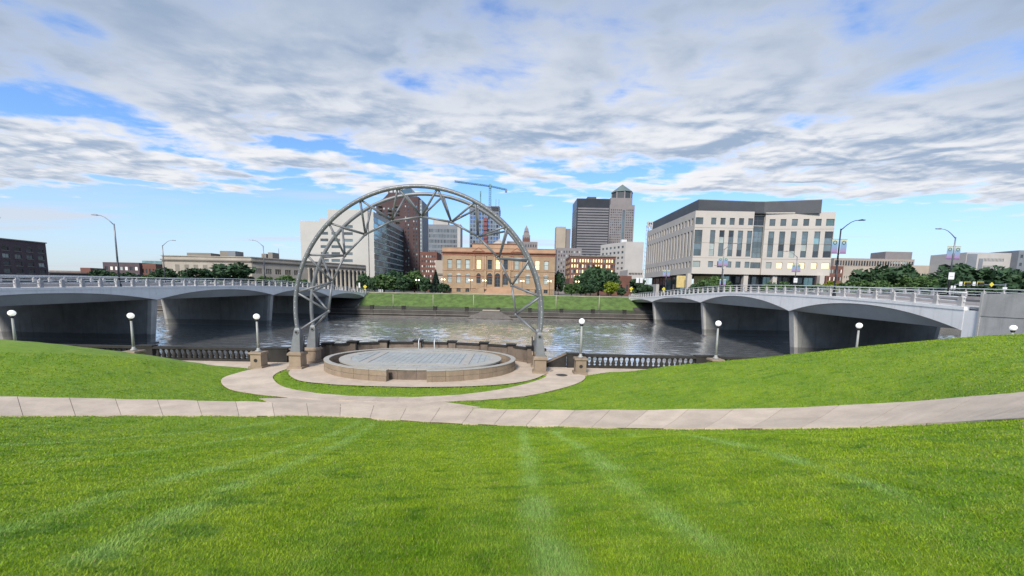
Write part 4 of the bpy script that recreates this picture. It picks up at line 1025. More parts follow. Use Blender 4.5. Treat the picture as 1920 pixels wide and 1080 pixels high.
# left wing, frontal
def zrow(x, y, Y): return atd(*cpx(x, y), Y).z
OL = Vector((x_l, ch_y, CZ)); xr_ = atd(*cpx(1052, 480), ch_y).x; WL_ = xr_-x_l; HLw = zrow(800, 209, ch_y)-CZ
rz_ = [(zrow(800, 326, ch_y)-CZ, zrow(800, 267, ch_y)-CZ), (zrow(800, 596, ch_y)-CZ, zrow(800, 374, ch_y)-CZ), (zrow(800, 692, ch_y)-CZ, zrow(800, 640, ch_y)-CZ)]
rects = []
def add_bay(rects, c, w, gl, rz_):
    for (a, b), mu, g in zip(rz_, ((0, 0), (0, 3), (0, 0)), gl): rects.append((c-w/2, a, c+w/2, b, g, 1, mu))
for i in range(6):
    c = (1.0+i*.99)*WL_/6.28; w = 3.1 if i == 0 else 2.05
    if i == 0: c = 1.75
    add_bay(rects, c, w, [glass_b, glass_b, [glass_l, glass_b, glass_d, glass_b, glass_b, glass_b][i]], rz_)
facade(court, OL, UX, WL_, HLw, rects, court_m, .35)
# slot
OS = Vector((xr_, ch_y+2.0, CZ)); xs2 = atd(*cpx(1140, 480), ch_y+2).x; WS = xs2-xr_
sl_r = [(.05, rz_[2][0], WS-.05, rz_[2][1], glass_b, 1, (1, 0)), (.05, rz_[1][0]-.3, WS-.05, rz_[1][1]+2.2, glass_b, 1, (2, 5)), (.05, rz_[1][1]+2.4, WS-.05, HLw-1.2, glass_d, 1, (1, 1))]
facade(court, OS, UX, WS, HLw-.8, sl_r, court_m, .15, 'slot_wall')
MB().box(xr_-.3, xr_, ch_y+.01, ch_y+2.2, CZ, CZ+HLw).build('slot_return', court_m, court)
# right wing, swinging towards the river
u2 = Vector((1, -.135, 0)).normalized(); OR_ = Vector((xs2, ch_y+1.2, CZ)); sE, _ = uvpx(*cpx(1745, 480), OR_, u2); WR = sE
HR = HLw
rects = []
for i, cx_ in enumerate((1212, 1305, 1402, 1500, 1605, 1708)):
    s_, _ = uvpx(*cpx(cx_, 470), OR_, u2); w = 2.15 if i < 5 else 3.0
    add_bay(rects, min(s_, WR-w/2-.25), w, [glass_b if i < 5 else glass_g, glass_b if i < 4 else glass_g, [glass_l, glass_y, glass_y, glass_y, glass_y, glass_y][i]], rz_)  # yellow lower panes: reflected sky glow painted by emission
facade(court, OR_, u2, WR, HR, rects, court_m, .35)
MB().box(xs2, xs2+.3, ch_y+1.25, ch_y+2.2, CZ, CZ+HR).build('slot_return', court_m, court)
eR = OR_+u2*WR
# left side wall
UYn = Vector((0, -1, 0)); LD_ = 58.0
OSd = Vector((x_l, ch_y+LD_, CZ)); rects = []
for i in range(17):
    c = LD_-2.4-i*3.3
    for (a, b), mu in zip(rz_, ((0, 0), (0, 3), (0, 0))): rects.append((c-.75, a, c+.75, b, glass_d, 1, mu))
facade(court, OSd, UYn, LD_, HLw, rects, court_side, .45)
# back, right end, roof, soffit
mb = MB(); bk = ch_y+LD_
mb.add([(eR.x, eR.y, CZ), (eR.x+1, bk, CZ), (eR.x+1, bk, CZ+HR), (eR.x, eR.y, CZ+HR)], [(0, 1, 2, 3)])
mb.add([(eR.x+1, bk, CZ), (x_l, bk, CZ), (x_l, bk, CZ+HLw), (eR.x+1, bk, CZ+HR)], [(0, 1, 2, 3)]); mb.build('rear_wall', court_m, court)
MB().add([(x_l, ch_y+.02, CZ+.02), (xs2, ch_y+.02, CZ+.02), (eR.x, eR.y+.02, CZ+.02), (eR.x, bk, CZ+.02), (x_l+.02, bk, CZ+.02)], [(0, 1, 2, 3, 4)]).build('soffit', pent_m, court)
MB().add([(x_l+.02, ch_y+.4, CZ+HLw-.5), (xs2, ch_y+.6, CZ+HLw-.5), (eR.x-.1, eR.y+.4, CZ+HLw-.5), (eR.x, bk, CZ+HLw-.5), (x_l+.02, bk, CZ+HLw-.5)], [(0, 1, 2, 3, 4)]).build('roof', roof_m, court)
# horizontal panel joints as shallow grooves are the seams between storey bands
for vz in (rz_[1][1]+.9, (rz_[1][0]+rz_[1][1])/2+.1, rz_[1][0]-.8):
    MB().box(x_l-.03, xr_, ch_y-.03, ch_y-.002, CZ+vz, CZ+vz+.10).build('panel_joint', lime_d, court)
    p0 = OR_+ZUP*vz-u2.cross(ZUP)*-.003
    MB().obox(OR_+ZUP*vz+u2.cross(ZUP)*.03, u2, u2.cross(ZUP)*-1, WR, .028, .10).build('panel_joint', lime_d, court)
# penthouse
zt = zrow(800, 112, ch_y); zt2 = zrow(1500, 108, ch_y)
mb = MB(); pw = [(x_l+1.4, ch_y+1.0), (xr_+1.6, ch_y+2.9), (xs2, ch_y+2.7), (atd(*cpx(1684, 150), 160).x+.3, 162.4), (atd(*cpx(1684, 150), 160).x+1, bk-4), (x_l+1.4, bk-4)]
mb.prism(pw, CZ+HLw-.6, zt); mb.build('penthouse', pent_m, court)
MB().prism([(x-.0, y) for x, y in pw], zt, zt+.25).build('penthouse_cap', mat('cap_metal', (.16, .165, .18), .5), court)
# ground floor: columns and set back glazing
gf = Vector((x_l+6, ch_y+6, GZ0))
rg = [(i*4.4+.3, .3, i*4.4+4.2, CZ-GZ0-.5, [glass_d, glass_b, glass_g, glass_d][i % 4], 1, (1, 1)) for i in range(11)]
facade(court, gf, UX, 49, CZ-GZ0, rg, pent_m, .2, 'lobby_wall')
rg = [(i*5.2+.3, .3, i*5.2+4.9, CZ-GZ0-.5, [glass_b, glass_g, glass_d][i % 3], 1, (1, 1)) for i in range(9)]
facade(court, Vector((x_l+3, ch_y+55, GZ0)), UYn, 48, CZ-GZ0, rg, pent_m, .2, 'lobby_wall')
for px in (1291, 1396, 1450):
    p = atd(px, 528, ch_y+1.4); MB().box(p.x-.9, p.x+.9, ch_y+.6, ch_y+2.4, GZ0, CZ+.01).build('column', court_m, court)
p = atd(1534, 528, 163.5); MB().box(p.x-.9, p.x+.9, 161.5, 163.2, GZ0, CZ+.01).build('column', court_m, court)
for px, w_, gl in ((1282, 6, yellow), (1318, 7.5, None)):
    p = atd(px, 525, ch_y+5.5); MB().box(p.x-w_/2, p.x+w_/2, ch_y+5.3, ch_y+5.7, 2.6, 7.6).build('lobby_panel', mat('lobby_panel_tan', (.62, .50, .22), .7), court)
an = thing('low_annex', 'low white annex wall beside the courthouse street side', 'annex', (72, 215, GZ0))
A0 = Vector((66, 228, GZ0)); facade(an, Vector((71.0, 226, GZ0)), UYn, 26, 6.2, [(3, .2, 10, 3.4, glass_d, 1, (1, 0)), (14, .2, 22, 4.2, glass_b, 1, (2, 0))], whitec); shell(an, Vector((71.0, 226, GZ0)), UYn, 26, 1.4, 6.2, whitec)

# --- helper for simple blocks ----------------------------------------------------
def block(name, label, px0, px1, ytop, Y, D_, m, nx_, nz_, fw, fh, g, x0=0.6, z0=.0, z1m=1.6, det=0, mull=(0, 0), side=None, skip=None, sidem=None, rec=.25, ymid=490):
    X0, W_, H_ = span(px0, px1, ytop, Y, ymid)
    th = thing(name, label, 'building', (X0+W_/2, Y+D_/2, GZ0))
    r = grid(W_, H_, nx_, nz_, fw, fh, x0, None, z0, H_-z1m, g, det, mull, skip) if nx_ else []
    facade(th, (X0, Y, GZ0), UX, W_, H_, r, m, rec)
    lf = rt = True
    if side:
        s_, nsx, fws = side
        r2 = grid(D_, H_, nsx, nz_, fws, fh, .6, None, z0, H_-z1m, g, det, mull, skip)
        if s_ == 'r': facade(th, (X0+W_, Y, GZ0), UY, D_, H_, r2, sidem or m, rec); rt = False
        else: facade(th, (X0, Y+D_, GZ0), UYn, D_, H_, r2, sidem or m, rec); lf = False
    shell(th, (X0, Y, GZ0), UX, W_, D_, H_, sidem or m, left=lf, right=rt)
    return th, X0, W_, H_
rc = random.Random(11)
def pick(*opts):
    return lambda i, j: rc.choice(opts)

# limestone columned building behind the left bridge
LO = atd(473, 520, 190); LO.z = GZ0; UL = Vector((.675, 1, 0)).normalized()
lime_b = thing('limestone_building', 'long classical limestone building with a colonnade behind the left bridge', 'building', (LO.x, LO.y, GZ0))
ZS = (300.0, 440.0, 4.155)
def l2(x, y): return ZS[0]+x/ZS[2], ZS[1]+y/ZS[2]
fx0 = atd(305, 500, 190).x; FW = LO.x-fx0; topz = atd(400, 481.5, 190).z-GZ0
def lrow(y): return atd(*l2(400, y), 190).z-GZ0
rects = []
for cx_ in (137, 210, 281, 353, 425):
    c = atd(*l2(cx_, 262), 190).x-fx0; rects.append((c-1.05, lrow(290), c+1.05, lrow(237), glass_d, 1, (0, 1)))
for cx_ in (100, 172, 245, 317, 389, 460, 530, 600):
    c = atd(*l2(cx_, 262), 190).x-fx0; rects.append((c-.8, 1.0, c+.8, 3.6, glass_d, 1, (0, 0)))
facade(lime_b, (fx0, 190, GZ0), UX, FW, topz, rects, lime, .35)
SL = 50.0*1.206; rects = []
def lr(y): return (lrow(y))
for cx_ in (772, 848, 921, 997, 1067):
    for dd in (-15, 0, 15):
        s_, _ = uvpx(*l2(cx_+dd, 275), LO, UL); rects.append((s_-.42, lrow(296), s_+.42, lrow(254), glass_d, 1, (0, 0)))
for cx_ in (772, 900, 1030):
    s_, _ = uvpx(*l2(cx_, 345), LO, UL); rects.append((s_-1.0, .2, s_+1.0, 3.4, glass_d, 1, (1, 0)))
s_c0, _ = uvpx(*l2(1150, 300), LO, UL); s_c1, _ = uvpx(*l2(1590, 300), LO, UL)
facade(lime_b, LO, UL, s_c0, topz, rects, lime, .35)
nL = UL.cross(ZUP)
facade(lime_b, LO+UL*s_c0-nL*1.6, UL, s_c1-s_c0, topz, [((s_c1-s_c0)*(i+.3)/13, 1.2, (s_c1-s_c0)*(i+.7)/13, topz-5.0, glass_d, 0) for i in range(13)], lime_d, .2, 'colonnade_wall')
for i in range(14):
    p = LO+UL*(s_c0+(s_c1-s_c0)*(i+.02)/13.1+.7); m = MB(); m.lathe([(.85, GZ0), (.85, GZ0+.5), (.68, GZ0+.7), (.62, GZ0+topz-4.2), (.85, GZ0+topz-3.6), (.9, GZ0+topz-3.25)], p.x, p.y, 12); m.build('column', lime, lime_b, 'auto')
MB().obox(LO+UL*s_c0+ZUP*(topz-3.25), UL, nL*-1, s_c1-s_c0+1.5, 3.0, 3.25).build('entablature', lime, lime_b)
for (z0_, z1_, pr, mm) in ((lrow(205), lrow(196), .55, lime_d), (lrow(213), lrow(209), .25, lime_d), (topz-.02, topz+.35, .35, lime)):
    MB().box(fx0-pr, LO.x+.0, 190-pr, 190.02, GZ0+z0_, GZ0+z1_).build('cornice', mm, lime_b)
    MB().obox(LO+ZUP*z0_+nL*pr, UL, nL*-1, s_c1+1, pr+.02, z1_-z0_).build('cornice', mm, lime_b)
e1 = LO+UL*(s_c1+1.5); 
mb = MB(); mb.prism([(fx0, 190.05), (LO.x-.1, 190.05), (e1.x-1.4, e1.y+.1), (e1.x-40, e1.y+20), (fx0, 240)], GZ0, GZ0+topz-.3); mb.build('mass', lime_d, lime_b)
for (xa, xb, yt, yb, mm, Y) in ((208, 395, 140, 166, lime_d, 202), (466, 588, 126, 168, lime_d, 206), (528, 586, 134, 162, greyst2, 203), (790, 826, 148, 176, lime_d, 215), (840, 876, 138, 176, lime_d, 215), (396, 466, 152, 166, lime_d, 208)):
    a, b = atd(*l2(xa, yt), Y), atd(*l2(xb, yt), Y); z0_ = atd(*l2(xa, yb), Y).z-1.5
    MB().box(a.x, b.x, Y, Y+6, z0_, a.z).build('rooftop_unit', mm, lime_b)
# mast on the roof
p = atd(523, 480, 260)
ms = thing('radio_mast', 'thin radio mast beyond the limestone roof', 'mast', (p.x, 260, GZ0)); MB().tube((p.x, 260, GZ0), (p.x, 260, atd(523, 466, 260).z), .25, .12, 6).build('mast', grey_pole, ms)

# cream and glass office
crm = thing('cream_office', 'cream clad office block with a green glass side wall', 'building', (-115, 290, GZ0)); Y = 262
def c3(x, y): return 520+x/3.857, 320+y/3.857
xs_ = [atd(*c3(x, 500), Y).x for x in (168, 310, 375, 662, 700)]
zt_ = [atd(*c3(x, y), Y).z-GZ0 for x, y in ((240, 362), (340, 346), (520, 283), (680, 296))]
rr = []
facade(crm, (xs_[0], Y, GZ0), UX, xs_[1]-xs_[0], zt_[0], [], cream)
def zc3(y): return atd(*c3(450, y), Y).z-GZ0
rr1 = []; rr2 = []
for i, y in enumerate((405, 456, 504, 552, 601, 651)):
    z0_, z1_ = zc3(y+10), zc3(y-10)
    for a, b in ((398, 460), (484, 551)):
        if i == 0 and a < 450: continue
        rr2.append((atd(*c3(a, y), Y).x-xs_[2], z0_, atd(*c3(b, y), Y).x-xs_[2], z1_, glass_b, 1, (3, 0)))
    rr1.append((.4, z0_, xs_[2]-xs_[1]-.3, z1_, glass_b, 1, (2, 0)))
facade(crm, (xs_[1], Y-.6, GZ0), UX, xs_[2]-xs_[1], zt_[1], rr1[1:], cream); facade(crm, (xs_[2], Y-1.2, GZ0), UX, xs_[3]-xs_[2], zt_[2], rr2, cream)
facade(crm, (xs_[3], Y-.4, GZ0), UX, xs_[4]-xs_[3], zt_[3], [], cream)
shell(crm, (xs_[0], Y+.01, GZ0), UX, xs_[1]-xs_[0], 70, zt_[0], cream); shell(crm, (xs_[1], Y-.59, GZ0), UX, xs_[2]-xs_[1], 65, zt_[1], cream); shell(crm, (xs_[2], Y-1.19, GZ0), UX, xs_[3]-xs_[2], 40, zt_[2], cream)
GL = 76.0; gO = Vector((xs_[4], Y-.39, GZ0)); hG = zt_[3]-3.0
nfl = 12
for k in range(nfl):
    z0_ = hG*k/nfl; z1_ = hG*(k+1)/nfl
    for q in range(9):
        w_ = GL/9
        MB().obox(gO+ZUP*(z0_+.9)+UY*(w_*q+.08), UY, Vector((-1, 0, 0)), w_-.16, .3, z1_-z0_-1.0).build('glass_panel', [glass_g, glass_g, glass_b][(k+q) % 3], crm)
    MB().obox(gO+ZUP*z0_+Vector((.18, 0, 0)), UY, Vector((-1, 0, 0)), GL, .55, .75).build('spandrel', mat('pale_spandrel_metal', (.55, .58, .57), .5), crm)
MB().obox(gO+ZUP*hG, UY, Vector((-1, 0, 0)), GL, 5, 3.0).build('roof_band', cream, crm)
mb = MB(); mb.box(xs_[2]+1, xs_[4]-.5, Y+40, Y+75, GZ0, GZ0+hG); mb.build('rear_mass', cream, crm)
for px in (631, 657):
    p = atd(px, 391, Y+10); MB().box(p.x-1.6, p.x+1.6, Y+9, Y+11, GZ0+zt_[2]-1, GZ0+zt_[2]+1.1).build('roof_vent', greyst2, crm)

# brick apartment tower
Y = 330
def t8(x, y): return 690+x/5.4, 340+y/5.4
xa, xb, xc, xd = [atd(*t8(x, 500), Y).x for x in (85, 330, 515, 545)]
zt1 = atd(*t8(420, 155), Y).z-GZ0; zt0 = atd(*t8(200, 215), Y).z-GZ0
bt = thing('brick_tower', 'tall dark brown brick apartment tower with balconies and a blue glass gable', 'tower', ((xa+xd)/2, Y+15, GZ0))
rects = grid(xb-xa, zt0, 5, 22, .34, .5, .8, None, 2, zt0-3, pick(glass_d, glass_d, glass_b, glass_l))
facade(bt, (xa, Y+.5, GZ0), UX, xb-xa, zt0, rects, brick_dk, .3)
rects = grid(xc-xb, zt1, 6, 24, .42, .5, .8, None, 2, zt1-3, pick(glass_d, glass_d, glass_b, glass_l, glass_d), skip=lambda i, j: i in (0, 3))
facade(bt, (xb, Y, GZ0), UX, xc-xb, zt1, rects, brick_dk, .3)
shell(bt, (xa, Y+.51, GZ0), UX, xb-xa, 24, zt0, brick_dk); shell(bt, (xb, Y+.01, GZ0), UX, xc-xb, 30, zt1, brick_dk)
facade(bt, (xc, Y+1.5, GZ0), UX, xd-xc, zt1-2, grid(xd-xc, zt1-2, 1, 24, .6, .5, .1, None, 2, zt1-4, glass_l), greyst2, .3); shell(bt, (xc, Y+1.51, GZ0), UX, xd-xc, 24, zt1-2, greyst2)
for j in range(22):
    z = GZ0+3+(zt0-6)*j/21
    for q in (.16, .55, .86):
        if (j+int(q*10)) % 7 == 5: continue
        x = xa+(xb-xa)*q; m = MB(); m.box(x-1.5, x+1.5, Y-.9, Y+.48, z-.15, z); m.box(x-1.5, x+1.5, Y-.95, Y-.88, z, z+1.0); m.box(x-1.5, x-1.42, Y-.88, Y+.45, z, z+1.0); m.build('balcony', fence_m, bt)
a = atd(*t8(150, 175), Y); b = atd(*t8(330, 165), Y)
MB().slab([(xa, Y+.6, GZ0+zt0), (xb, Y+.6, GZ0+zt0), (xb, Y+.6, atd(*t8(300, 110), Y).z), (atd(*t8(210, 110), Y).x, Y+.6, atd(*t8(210, 112), Y).z), (atd(*t8(150, 175), Y).x, Y+.6, atd(*t8(150, 175), Y).z)], (0, 20, 0)).build('gable_wall', brick_dk, bt)
MB().slab([(xb-1, Y+.5, GZ0+zt1), (atd(*t8(468, 150), Y).x, Y+.5, GZ0+zt1), (atd(*t8(430, 62), Y).x, Y+.5, atd(*t8(430, 62), Y).z), (xb-1, Y+.5, atd(*t8(330, 90), Y).z)], (0, 18, 0)).build('glass_gable', mat('blue_roof_glass', (.06, .13, .20), .25), bt)
for px_, py_ in ((210, 92), (255, 85), (345, 62)):
    p = atd(*t8(px_, py_), Y+5); MB().box(p.x-.5, p.x+.5, Y+4.5, Y+5.5, p.z-9, p.z).build('chimney', frame_m, bt)

# slab office, brick block, annex
block('slab_office', 'grey slab office block with fine vertical mullions between the two towers', 789, 858, 421, 480, 18, greyst2, 24, 12, .55, .62, pick(glass_d, glass_b, glass_b), x0=1, z1m=4, rec=.35)
th, X0, W_, H_ = block('slab_office_wing', 'pale end wall and roof box of the grey slab office', 857.5, 863, 420, 478, 20, whitec, 0, 0, 0, 0, None)
MB().box(X0-30, X0-12, 485, 495, GZ0+H_-1, atd(830, 412, 485).z).build('roof_box', whitec, th)
block('brick_block', 'dark red brick block with small windows beside the terracotta hall', 788, 819, 472, 300, 20, brick_rd, 7, 6, .42, .42, pick(glass_d, glass_l, glass_w), z0=6)
th, X0, W_, H_ = block('cream_annex', 'plain cream annex wall left of the terracotta hall', 816, 832, 488, 215, 14, beige, 0, 0, 0, 0, None); MB().box(X0-.2, X0+W_, 214.4, 215.02, GZ0+H_*.55, GZ0+H_*.6).build('ledge', lime_d, th)

# tower under construction with crane
Y = 560; th, X0, W_, H_ = block('construction_tower', 'blue glass tower under construction with a red hoist', 880, 935, 386, Y, 34, mat('slab_edge_blue', (.20, .25, .33), .6), 10, 20, .72, .72, pick(glass_b, glass_d, mat('blue_glass', (.10, .20, .42), .1, .2, .2, metal=.4, objrand=.3), MATS['blue_glass']), x0=.6, z1m=8)
xh = atd(910, 440, Y).x
for k in range(16): MB().box(xh-2.6, xh+2.6, Y-2.5, Y-.05, GZ0+8+H_*.80*k/16, GZ0+8+H_*.80*k/16+H_*.04).build('hoist_cage', red_m, th)
for k in range(3): MB().box(X0-.6, X0+W_+.6, Y-.6, Y+34, GZ0+H_-7+2.6*k, GZ0+H_-6.2+2.6*k).build('deck_slab', greyst2, th)
for q in (.02, .2, .5, .72, .88, .98):
    x = X0+W_*q; MB().box(x-.3, x+.3, Y, Y+.6, GZ0+H_-1, GZ0+H_+3+6*(q > .7)).build('rebar_column', greyst2, th)
MB().box(X0+W_*.72, X0+W_*.98, Y, Y+.4, GZ0+H_-6.5, GZ0+H_-.5).build('formwork', greyst, th)
cran = thing('tower_crane', 'teal tower crane above the tower under construction', 'crane', (atd(918, 400, 570).x, 570, GZ0+H_-10))
Yc = 572; top = atd(919, 349, Yc); base_z = GZ0+H_-10
def lattice(a, b, w, n, nm, m, parent, r=.16):
    a = Vector(a); b = Vector(b); t = (b-a).normalized(); s1 = t.orthogonal().normalized()*w/2; s2 = t.cross(s1).normalized()*w/2
    mb = MB(); cs = [s1+s2, s1-s2, -s1-s2, -s1+s2]
    for c in cs: mb.tube(a+c, b+c, r, n=4)
    for k in range(n):
        p, q = a.lerp(b, k/n), a.lerp(b, (k+1)/n)
        for i in range(4): mb.tube(p+cs[i], q+cs[(i+1) % 4], r*.6, n=3, caps=False); mb.tube(q+cs[i], q+cs[(i+1) % 4], r*.6, n=3, caps=False)
    return mb.build(nm, m, parent)
lattice((top.x, Yc, base_z), (top.x, Yc, top.z), 2.4, 14, 'mast', crane_m, cran, .22)
j0 = atd(852, 340, Yc-30); j1 = atd(949, 355.5, Yc+10)
lattice((j0.x, Yc-30, j0.z), (top.x, Yc, top.z), 1.7, 22, 'jib', crane_m, cran, .2)
lattice((top.x, Yc, top.z), (j1.x, Yc+10, j1.z), 1.7, 9, 'counter_jib', crane_m, cran, .2)
MB().box(j1.x-1.5, j1.x+1.5, Yc+8.5, Yc+11.5, j1.z-3.6, j1.z+.8).build('counterweight', greyst2, cran)
MB().box(top.x-1.4, top.x+1.4, Yc-1.4, Yc+1.4, top.z-3, top.z+2.6).build('slewing_cab', crane_m, cran)
p = atd(901, 371, 575); MB().box(p.x-.8, p.x+.8, 574, 576, base_z, atd(901, 358, 575).z).build('hoist_mast', crane_m, cran)

# deco tower
Y = 620; th, X0, W_, H_ = block('deco_tower', 'stepped stone art deco tower with a pointed crown', 979, 993, 441, Y, 12, greyst, 4, 3, .45, .6, glass_d, z0=56, z1m=1)
zs_ = [atd(986, y, Y).z for y in (441, 434, 428, 421)]; xc_ = X0+W_/2
for (w_, a, b) in ((W_*.42, zs_[0], zs_[1]), (W_*.30, zs_[1], zs_[2])):
    m = MB(); m.frus(xc_, Y+6, a, b, w_, 5, w_*.8, 4); m.build('crown_step', greyst, th)
m = MB(); m.frus(xc_, Y+6, zs_[2], zs_[3], W_*.2, 2.5, .1, .1); m.build('spire', greyst, th)
MB().box(X0+.5, X0+W_-.5, Y-.2, Y-.02, atd(986, 460, Y).z, atd(986, 447, Y).z).build('brick_panel', brick_rd, th)
block('deco_podium', 'grey stone block below the art deco tower', 950, 1007, 453, 600, 15, greyst, 12, 4, .4, .45, glass_d, z0=38)
block('beige_slab', 'plain beige slab tower right of the terracotta hall', 1041, 1059, 425, 600, 16, beige, 0, 0, 0, 0, None)
block('beige_slab', 'greyer narrow half of the beige slab tower', 1058.5, 1068, 429, 603, 16, greyst, 0, 0, 0, 0, None)
# striped black tower
Y = 560; X0, W_, H_ = span(1080, 1141, 372.5, Y, 430)
rt = thing('striped_tower', 'black office tower with pale horizontal stripes', 'tower', (X0+W_/2, Y+20, GZ0))
MB().box(X0, X0+W_, Y, Y+40, GZ0, GZ0+H_).build('curtain_wall', black_m, rt)
for k in range(30):
    z = GZ0+H_-12-(H_-22)*k/30
    MB().box(X0+1.6, X0+W_-.8, Y-.35, Y-.01, z-2.1, z).build('stripe', band_m, rt)
    MB().box(X0-.3, X0-.01, Y+1, Y+39, z-2.1, z).build('stripe', band_m, rt)
MB().box(X0+W_*.35, X0+W_*.62, Y+8, Y+20, GZ0+H_, GZ0+H_+4.2).build('roof_box', pent_m, rt)
# pyramid tower
Y = 640; X0, W_, H_ = span(1141.5, 1188, 384, Y, 430); pt_ = thing('pyramid_tower', 'tall grey granite tower with a green copper pyramid roof', 'tower', (X0+W_/2, Y+20, GZ0))
rects = grid(W_, H_, 12, 34, .5, .5, 1.2, None, 3, H_-6, pick(glass_d, glass_b, glass_d), skip=lambda i, j: i in (6, 7))
rects += [(W_*.52, 4, W_*.62, H_-8, glass_b, 0)]
facade(pt_, (X0, Y, GZ0), UX, W_, H_, rects, greyst, .35); shell(pt_, (X0, Y+.01, GZ0), UX, W_, 38, H_, greyst)
xa2, xb2 = atd(1144.5, 378, Y).x, atd(1187, 378, Y).x; z1_ = atd(1166, 370.5, Y).z
MB().box(xa2+1, xb2-.5, Y+2, Y+36, GZ0+H_-1, z1_).build('upper_setback', greyst, pt_)
xm_ = atd(1166.5, 360, Y+19).x; z2_ = atd(1166, 362.5, Y+19).z; z3_ = atd(1166, 346, Y+19).z
m = MB(); m.lathe([(16.0, z1_), (16.0, z2_)], xm_, Y+19, 8); m.build('lantern', mat('lantern_dark', (.06, .07, .08), .4), pt_)
m = MB(); m.lathe([(17.6, z2_), (17.3, z2_+.8), (.15, z3_)], xm_, Y+19, 8); m.build('pyramid_roof', copper, pt_)
for k in range(8):
    a = 2*PI*k/8; MB().box(xm_+15.6*math.cos(a)-.9, xm_+15.6*math.cos(a)+.9, Y+19+15.6*math.sin(a)-.9, Y+19+15.6*math.sin(a)+.9, z1_, z2_).build('lantern_pier', greyst, pt_)

# mid distance blocks right of the hall
block('ornate_block', 'grey ornate stone block behind the lit brick building', 1044, 1090, 465, 345, 18, greyst, 9, 9, .42, .55, pick(glass_d, glass_l, glass_d), z0=8)
th, X0, W_, H_ = block('lit_brick_building', 'brown brick building with rows of warm lit windows', 1069, 1157, 481, 300, 26, brick_rd, 17, 4, .55, .62, pick(glass_y, glass_y, glass_y, glass_l, glass_d), z0=11, z1m=1.2, side=('l', 6, .5), det=1)
MB().box(X0-.4, X0+W_+.4, 299.4, 300.02, GZ0+H_-.1, GZ0+H_+.5).build('cornice', lime_d, th)
for q in range(7): MB().box(X0+W_*(.1+.12*q), X0+W_*(.1+.12*q)+2.4, 303, 307, GZ0+H_-.8, GZ0+H_+1.4).build('roof_unit', greyst2, th)
th, X0, W_, H_ = block('white_block', 'white concrete block with a blank front wall', 1172, 1206, 453.5, 292, 30, whitec, 0, 0, 0, 0, None, ymid=480)
rw = grid(26, H_, 6, 8, .5, .42, .8, None, 6, H_-1.5, glass_b)
wv = Vector((-.50, .866, 0)); 
facade(th, Vector((X0, 292, GZ0))+wv*26, wv*-1, 26, H_, rw, whitec, .3)
MB().box(X0-1, X0+3, 300, 304, GZ0+H_-1, GZ0+H_+2.5).build('roof_tank', signw, th)
block('parking_garage', 'white parking garage with dark open decks below the white block', 1178, 1207, 506, 262, 20, whitec, 9, 3, .7, .35, glass_d, z0=4, z1m=.6, rec=.8)
block('low_brick_shop', 'low brick building beside the far end of the right bridge', 1148, 1186, 517, 236, 12, brick_rd, 3, 1, .3, .4, glass_d, z1m=2.5)
# lattice radio tower
p = atd(1211, 500, 335); zt = atd(1211, 424, 335).z
rad = thing('lattice_tower', 'white lattice radio tower with dishes beside the courthouse', 'tower', (p.x, 335, GZ0))
lattice((p.x, 335, GZ0), (p.x+1.2, 335, zt), 3.4, 16, 'mast', whitec, rad, .16)
for dx, dz in ((-1.6, 0), (1.6, -.8), (0, 1.4), (-1.4, 2.4), (1.5, 2.2)):
    MB().tube((p.x+1.2+dx, 333.4, zt+dz), (p.x+1.2+dx, 334.2, zt+dz), 1.3, n=12).build('dish', whitec, rad)

# right side distance
th, X0, W_, H_ = block('hospital_block', 'long tan concrete hospital block with a stepped top on the right skyline', 1563, 1714, 485, 430, 40, mat('tan_concrete', (.36, .31, .27), .85), 30, 1, .6, .6, glass_d, z0=33, z1m=.8, ymid=495)
zt_u = atd(1680, 472, 432).z; xa = atd(1660, 480, 432).x; xb = atd(1710, 480, 432).x; MB().box(xa, xb, 432, 450, GZ0+H_-.1, zt_u).build('upper_storey', greyst, th)
for i in range(7):
    for j in range(5): MB().box(xa+5+i*2.6, xa+6.6+i*2.6, 429.9, 429.97, GZ0+H_-5-j*4.2, GZ0+H_-3-j*4.2).build('window', glass_l, th)
block('red_brick_block', 'small red brick block with pale windows under the tan hospital', 1552, 1583, 499, 300, 20, brick_rd, 7, 4, .5, .5, pick(glass_l, glass_w, glass_d), z0=1, z1m=1)
block('tan_brick_block', 'plain tan brick block beside the small red brick block', 1582.5, 1640, 500, 302, 20, beige, 12, 3, .3, .3, glass_d, z0=2, z1m=5)
block('tan_low_block', 'low tan rooftop beyond the right hand trees', 1705, 1765, 498, 380, 20, beige, 12, 1, .5, .3, glass_d, z0=14)
th, X0, W_, H_ = block('white_office', 'white office block with grey panel end beyond the right hand trees', 1810, 1912, 474, 350, 30, whitec, 16, 5, .5, .42, glass_b, x0=14, z0=8, z1m=3, ymid=495)
MB().box(X0+.6, X0+9, 349.7, 349.97, GZ0+H_-17, GZ0+H_-1.2).build('grey_panel', greyst2, th); MB().box(X0+11, X0+14.5, 349.7, 349.97, GZ0+H_-17, GZ0+H_-5).build('grey_panel', greyst2, th)
block('dark_office', 'dark grey office block at the end of the white office', 1908, 1990, 470, 345, 30, greyst2, 8, 5, .5, .4, glass_d, z0=8)
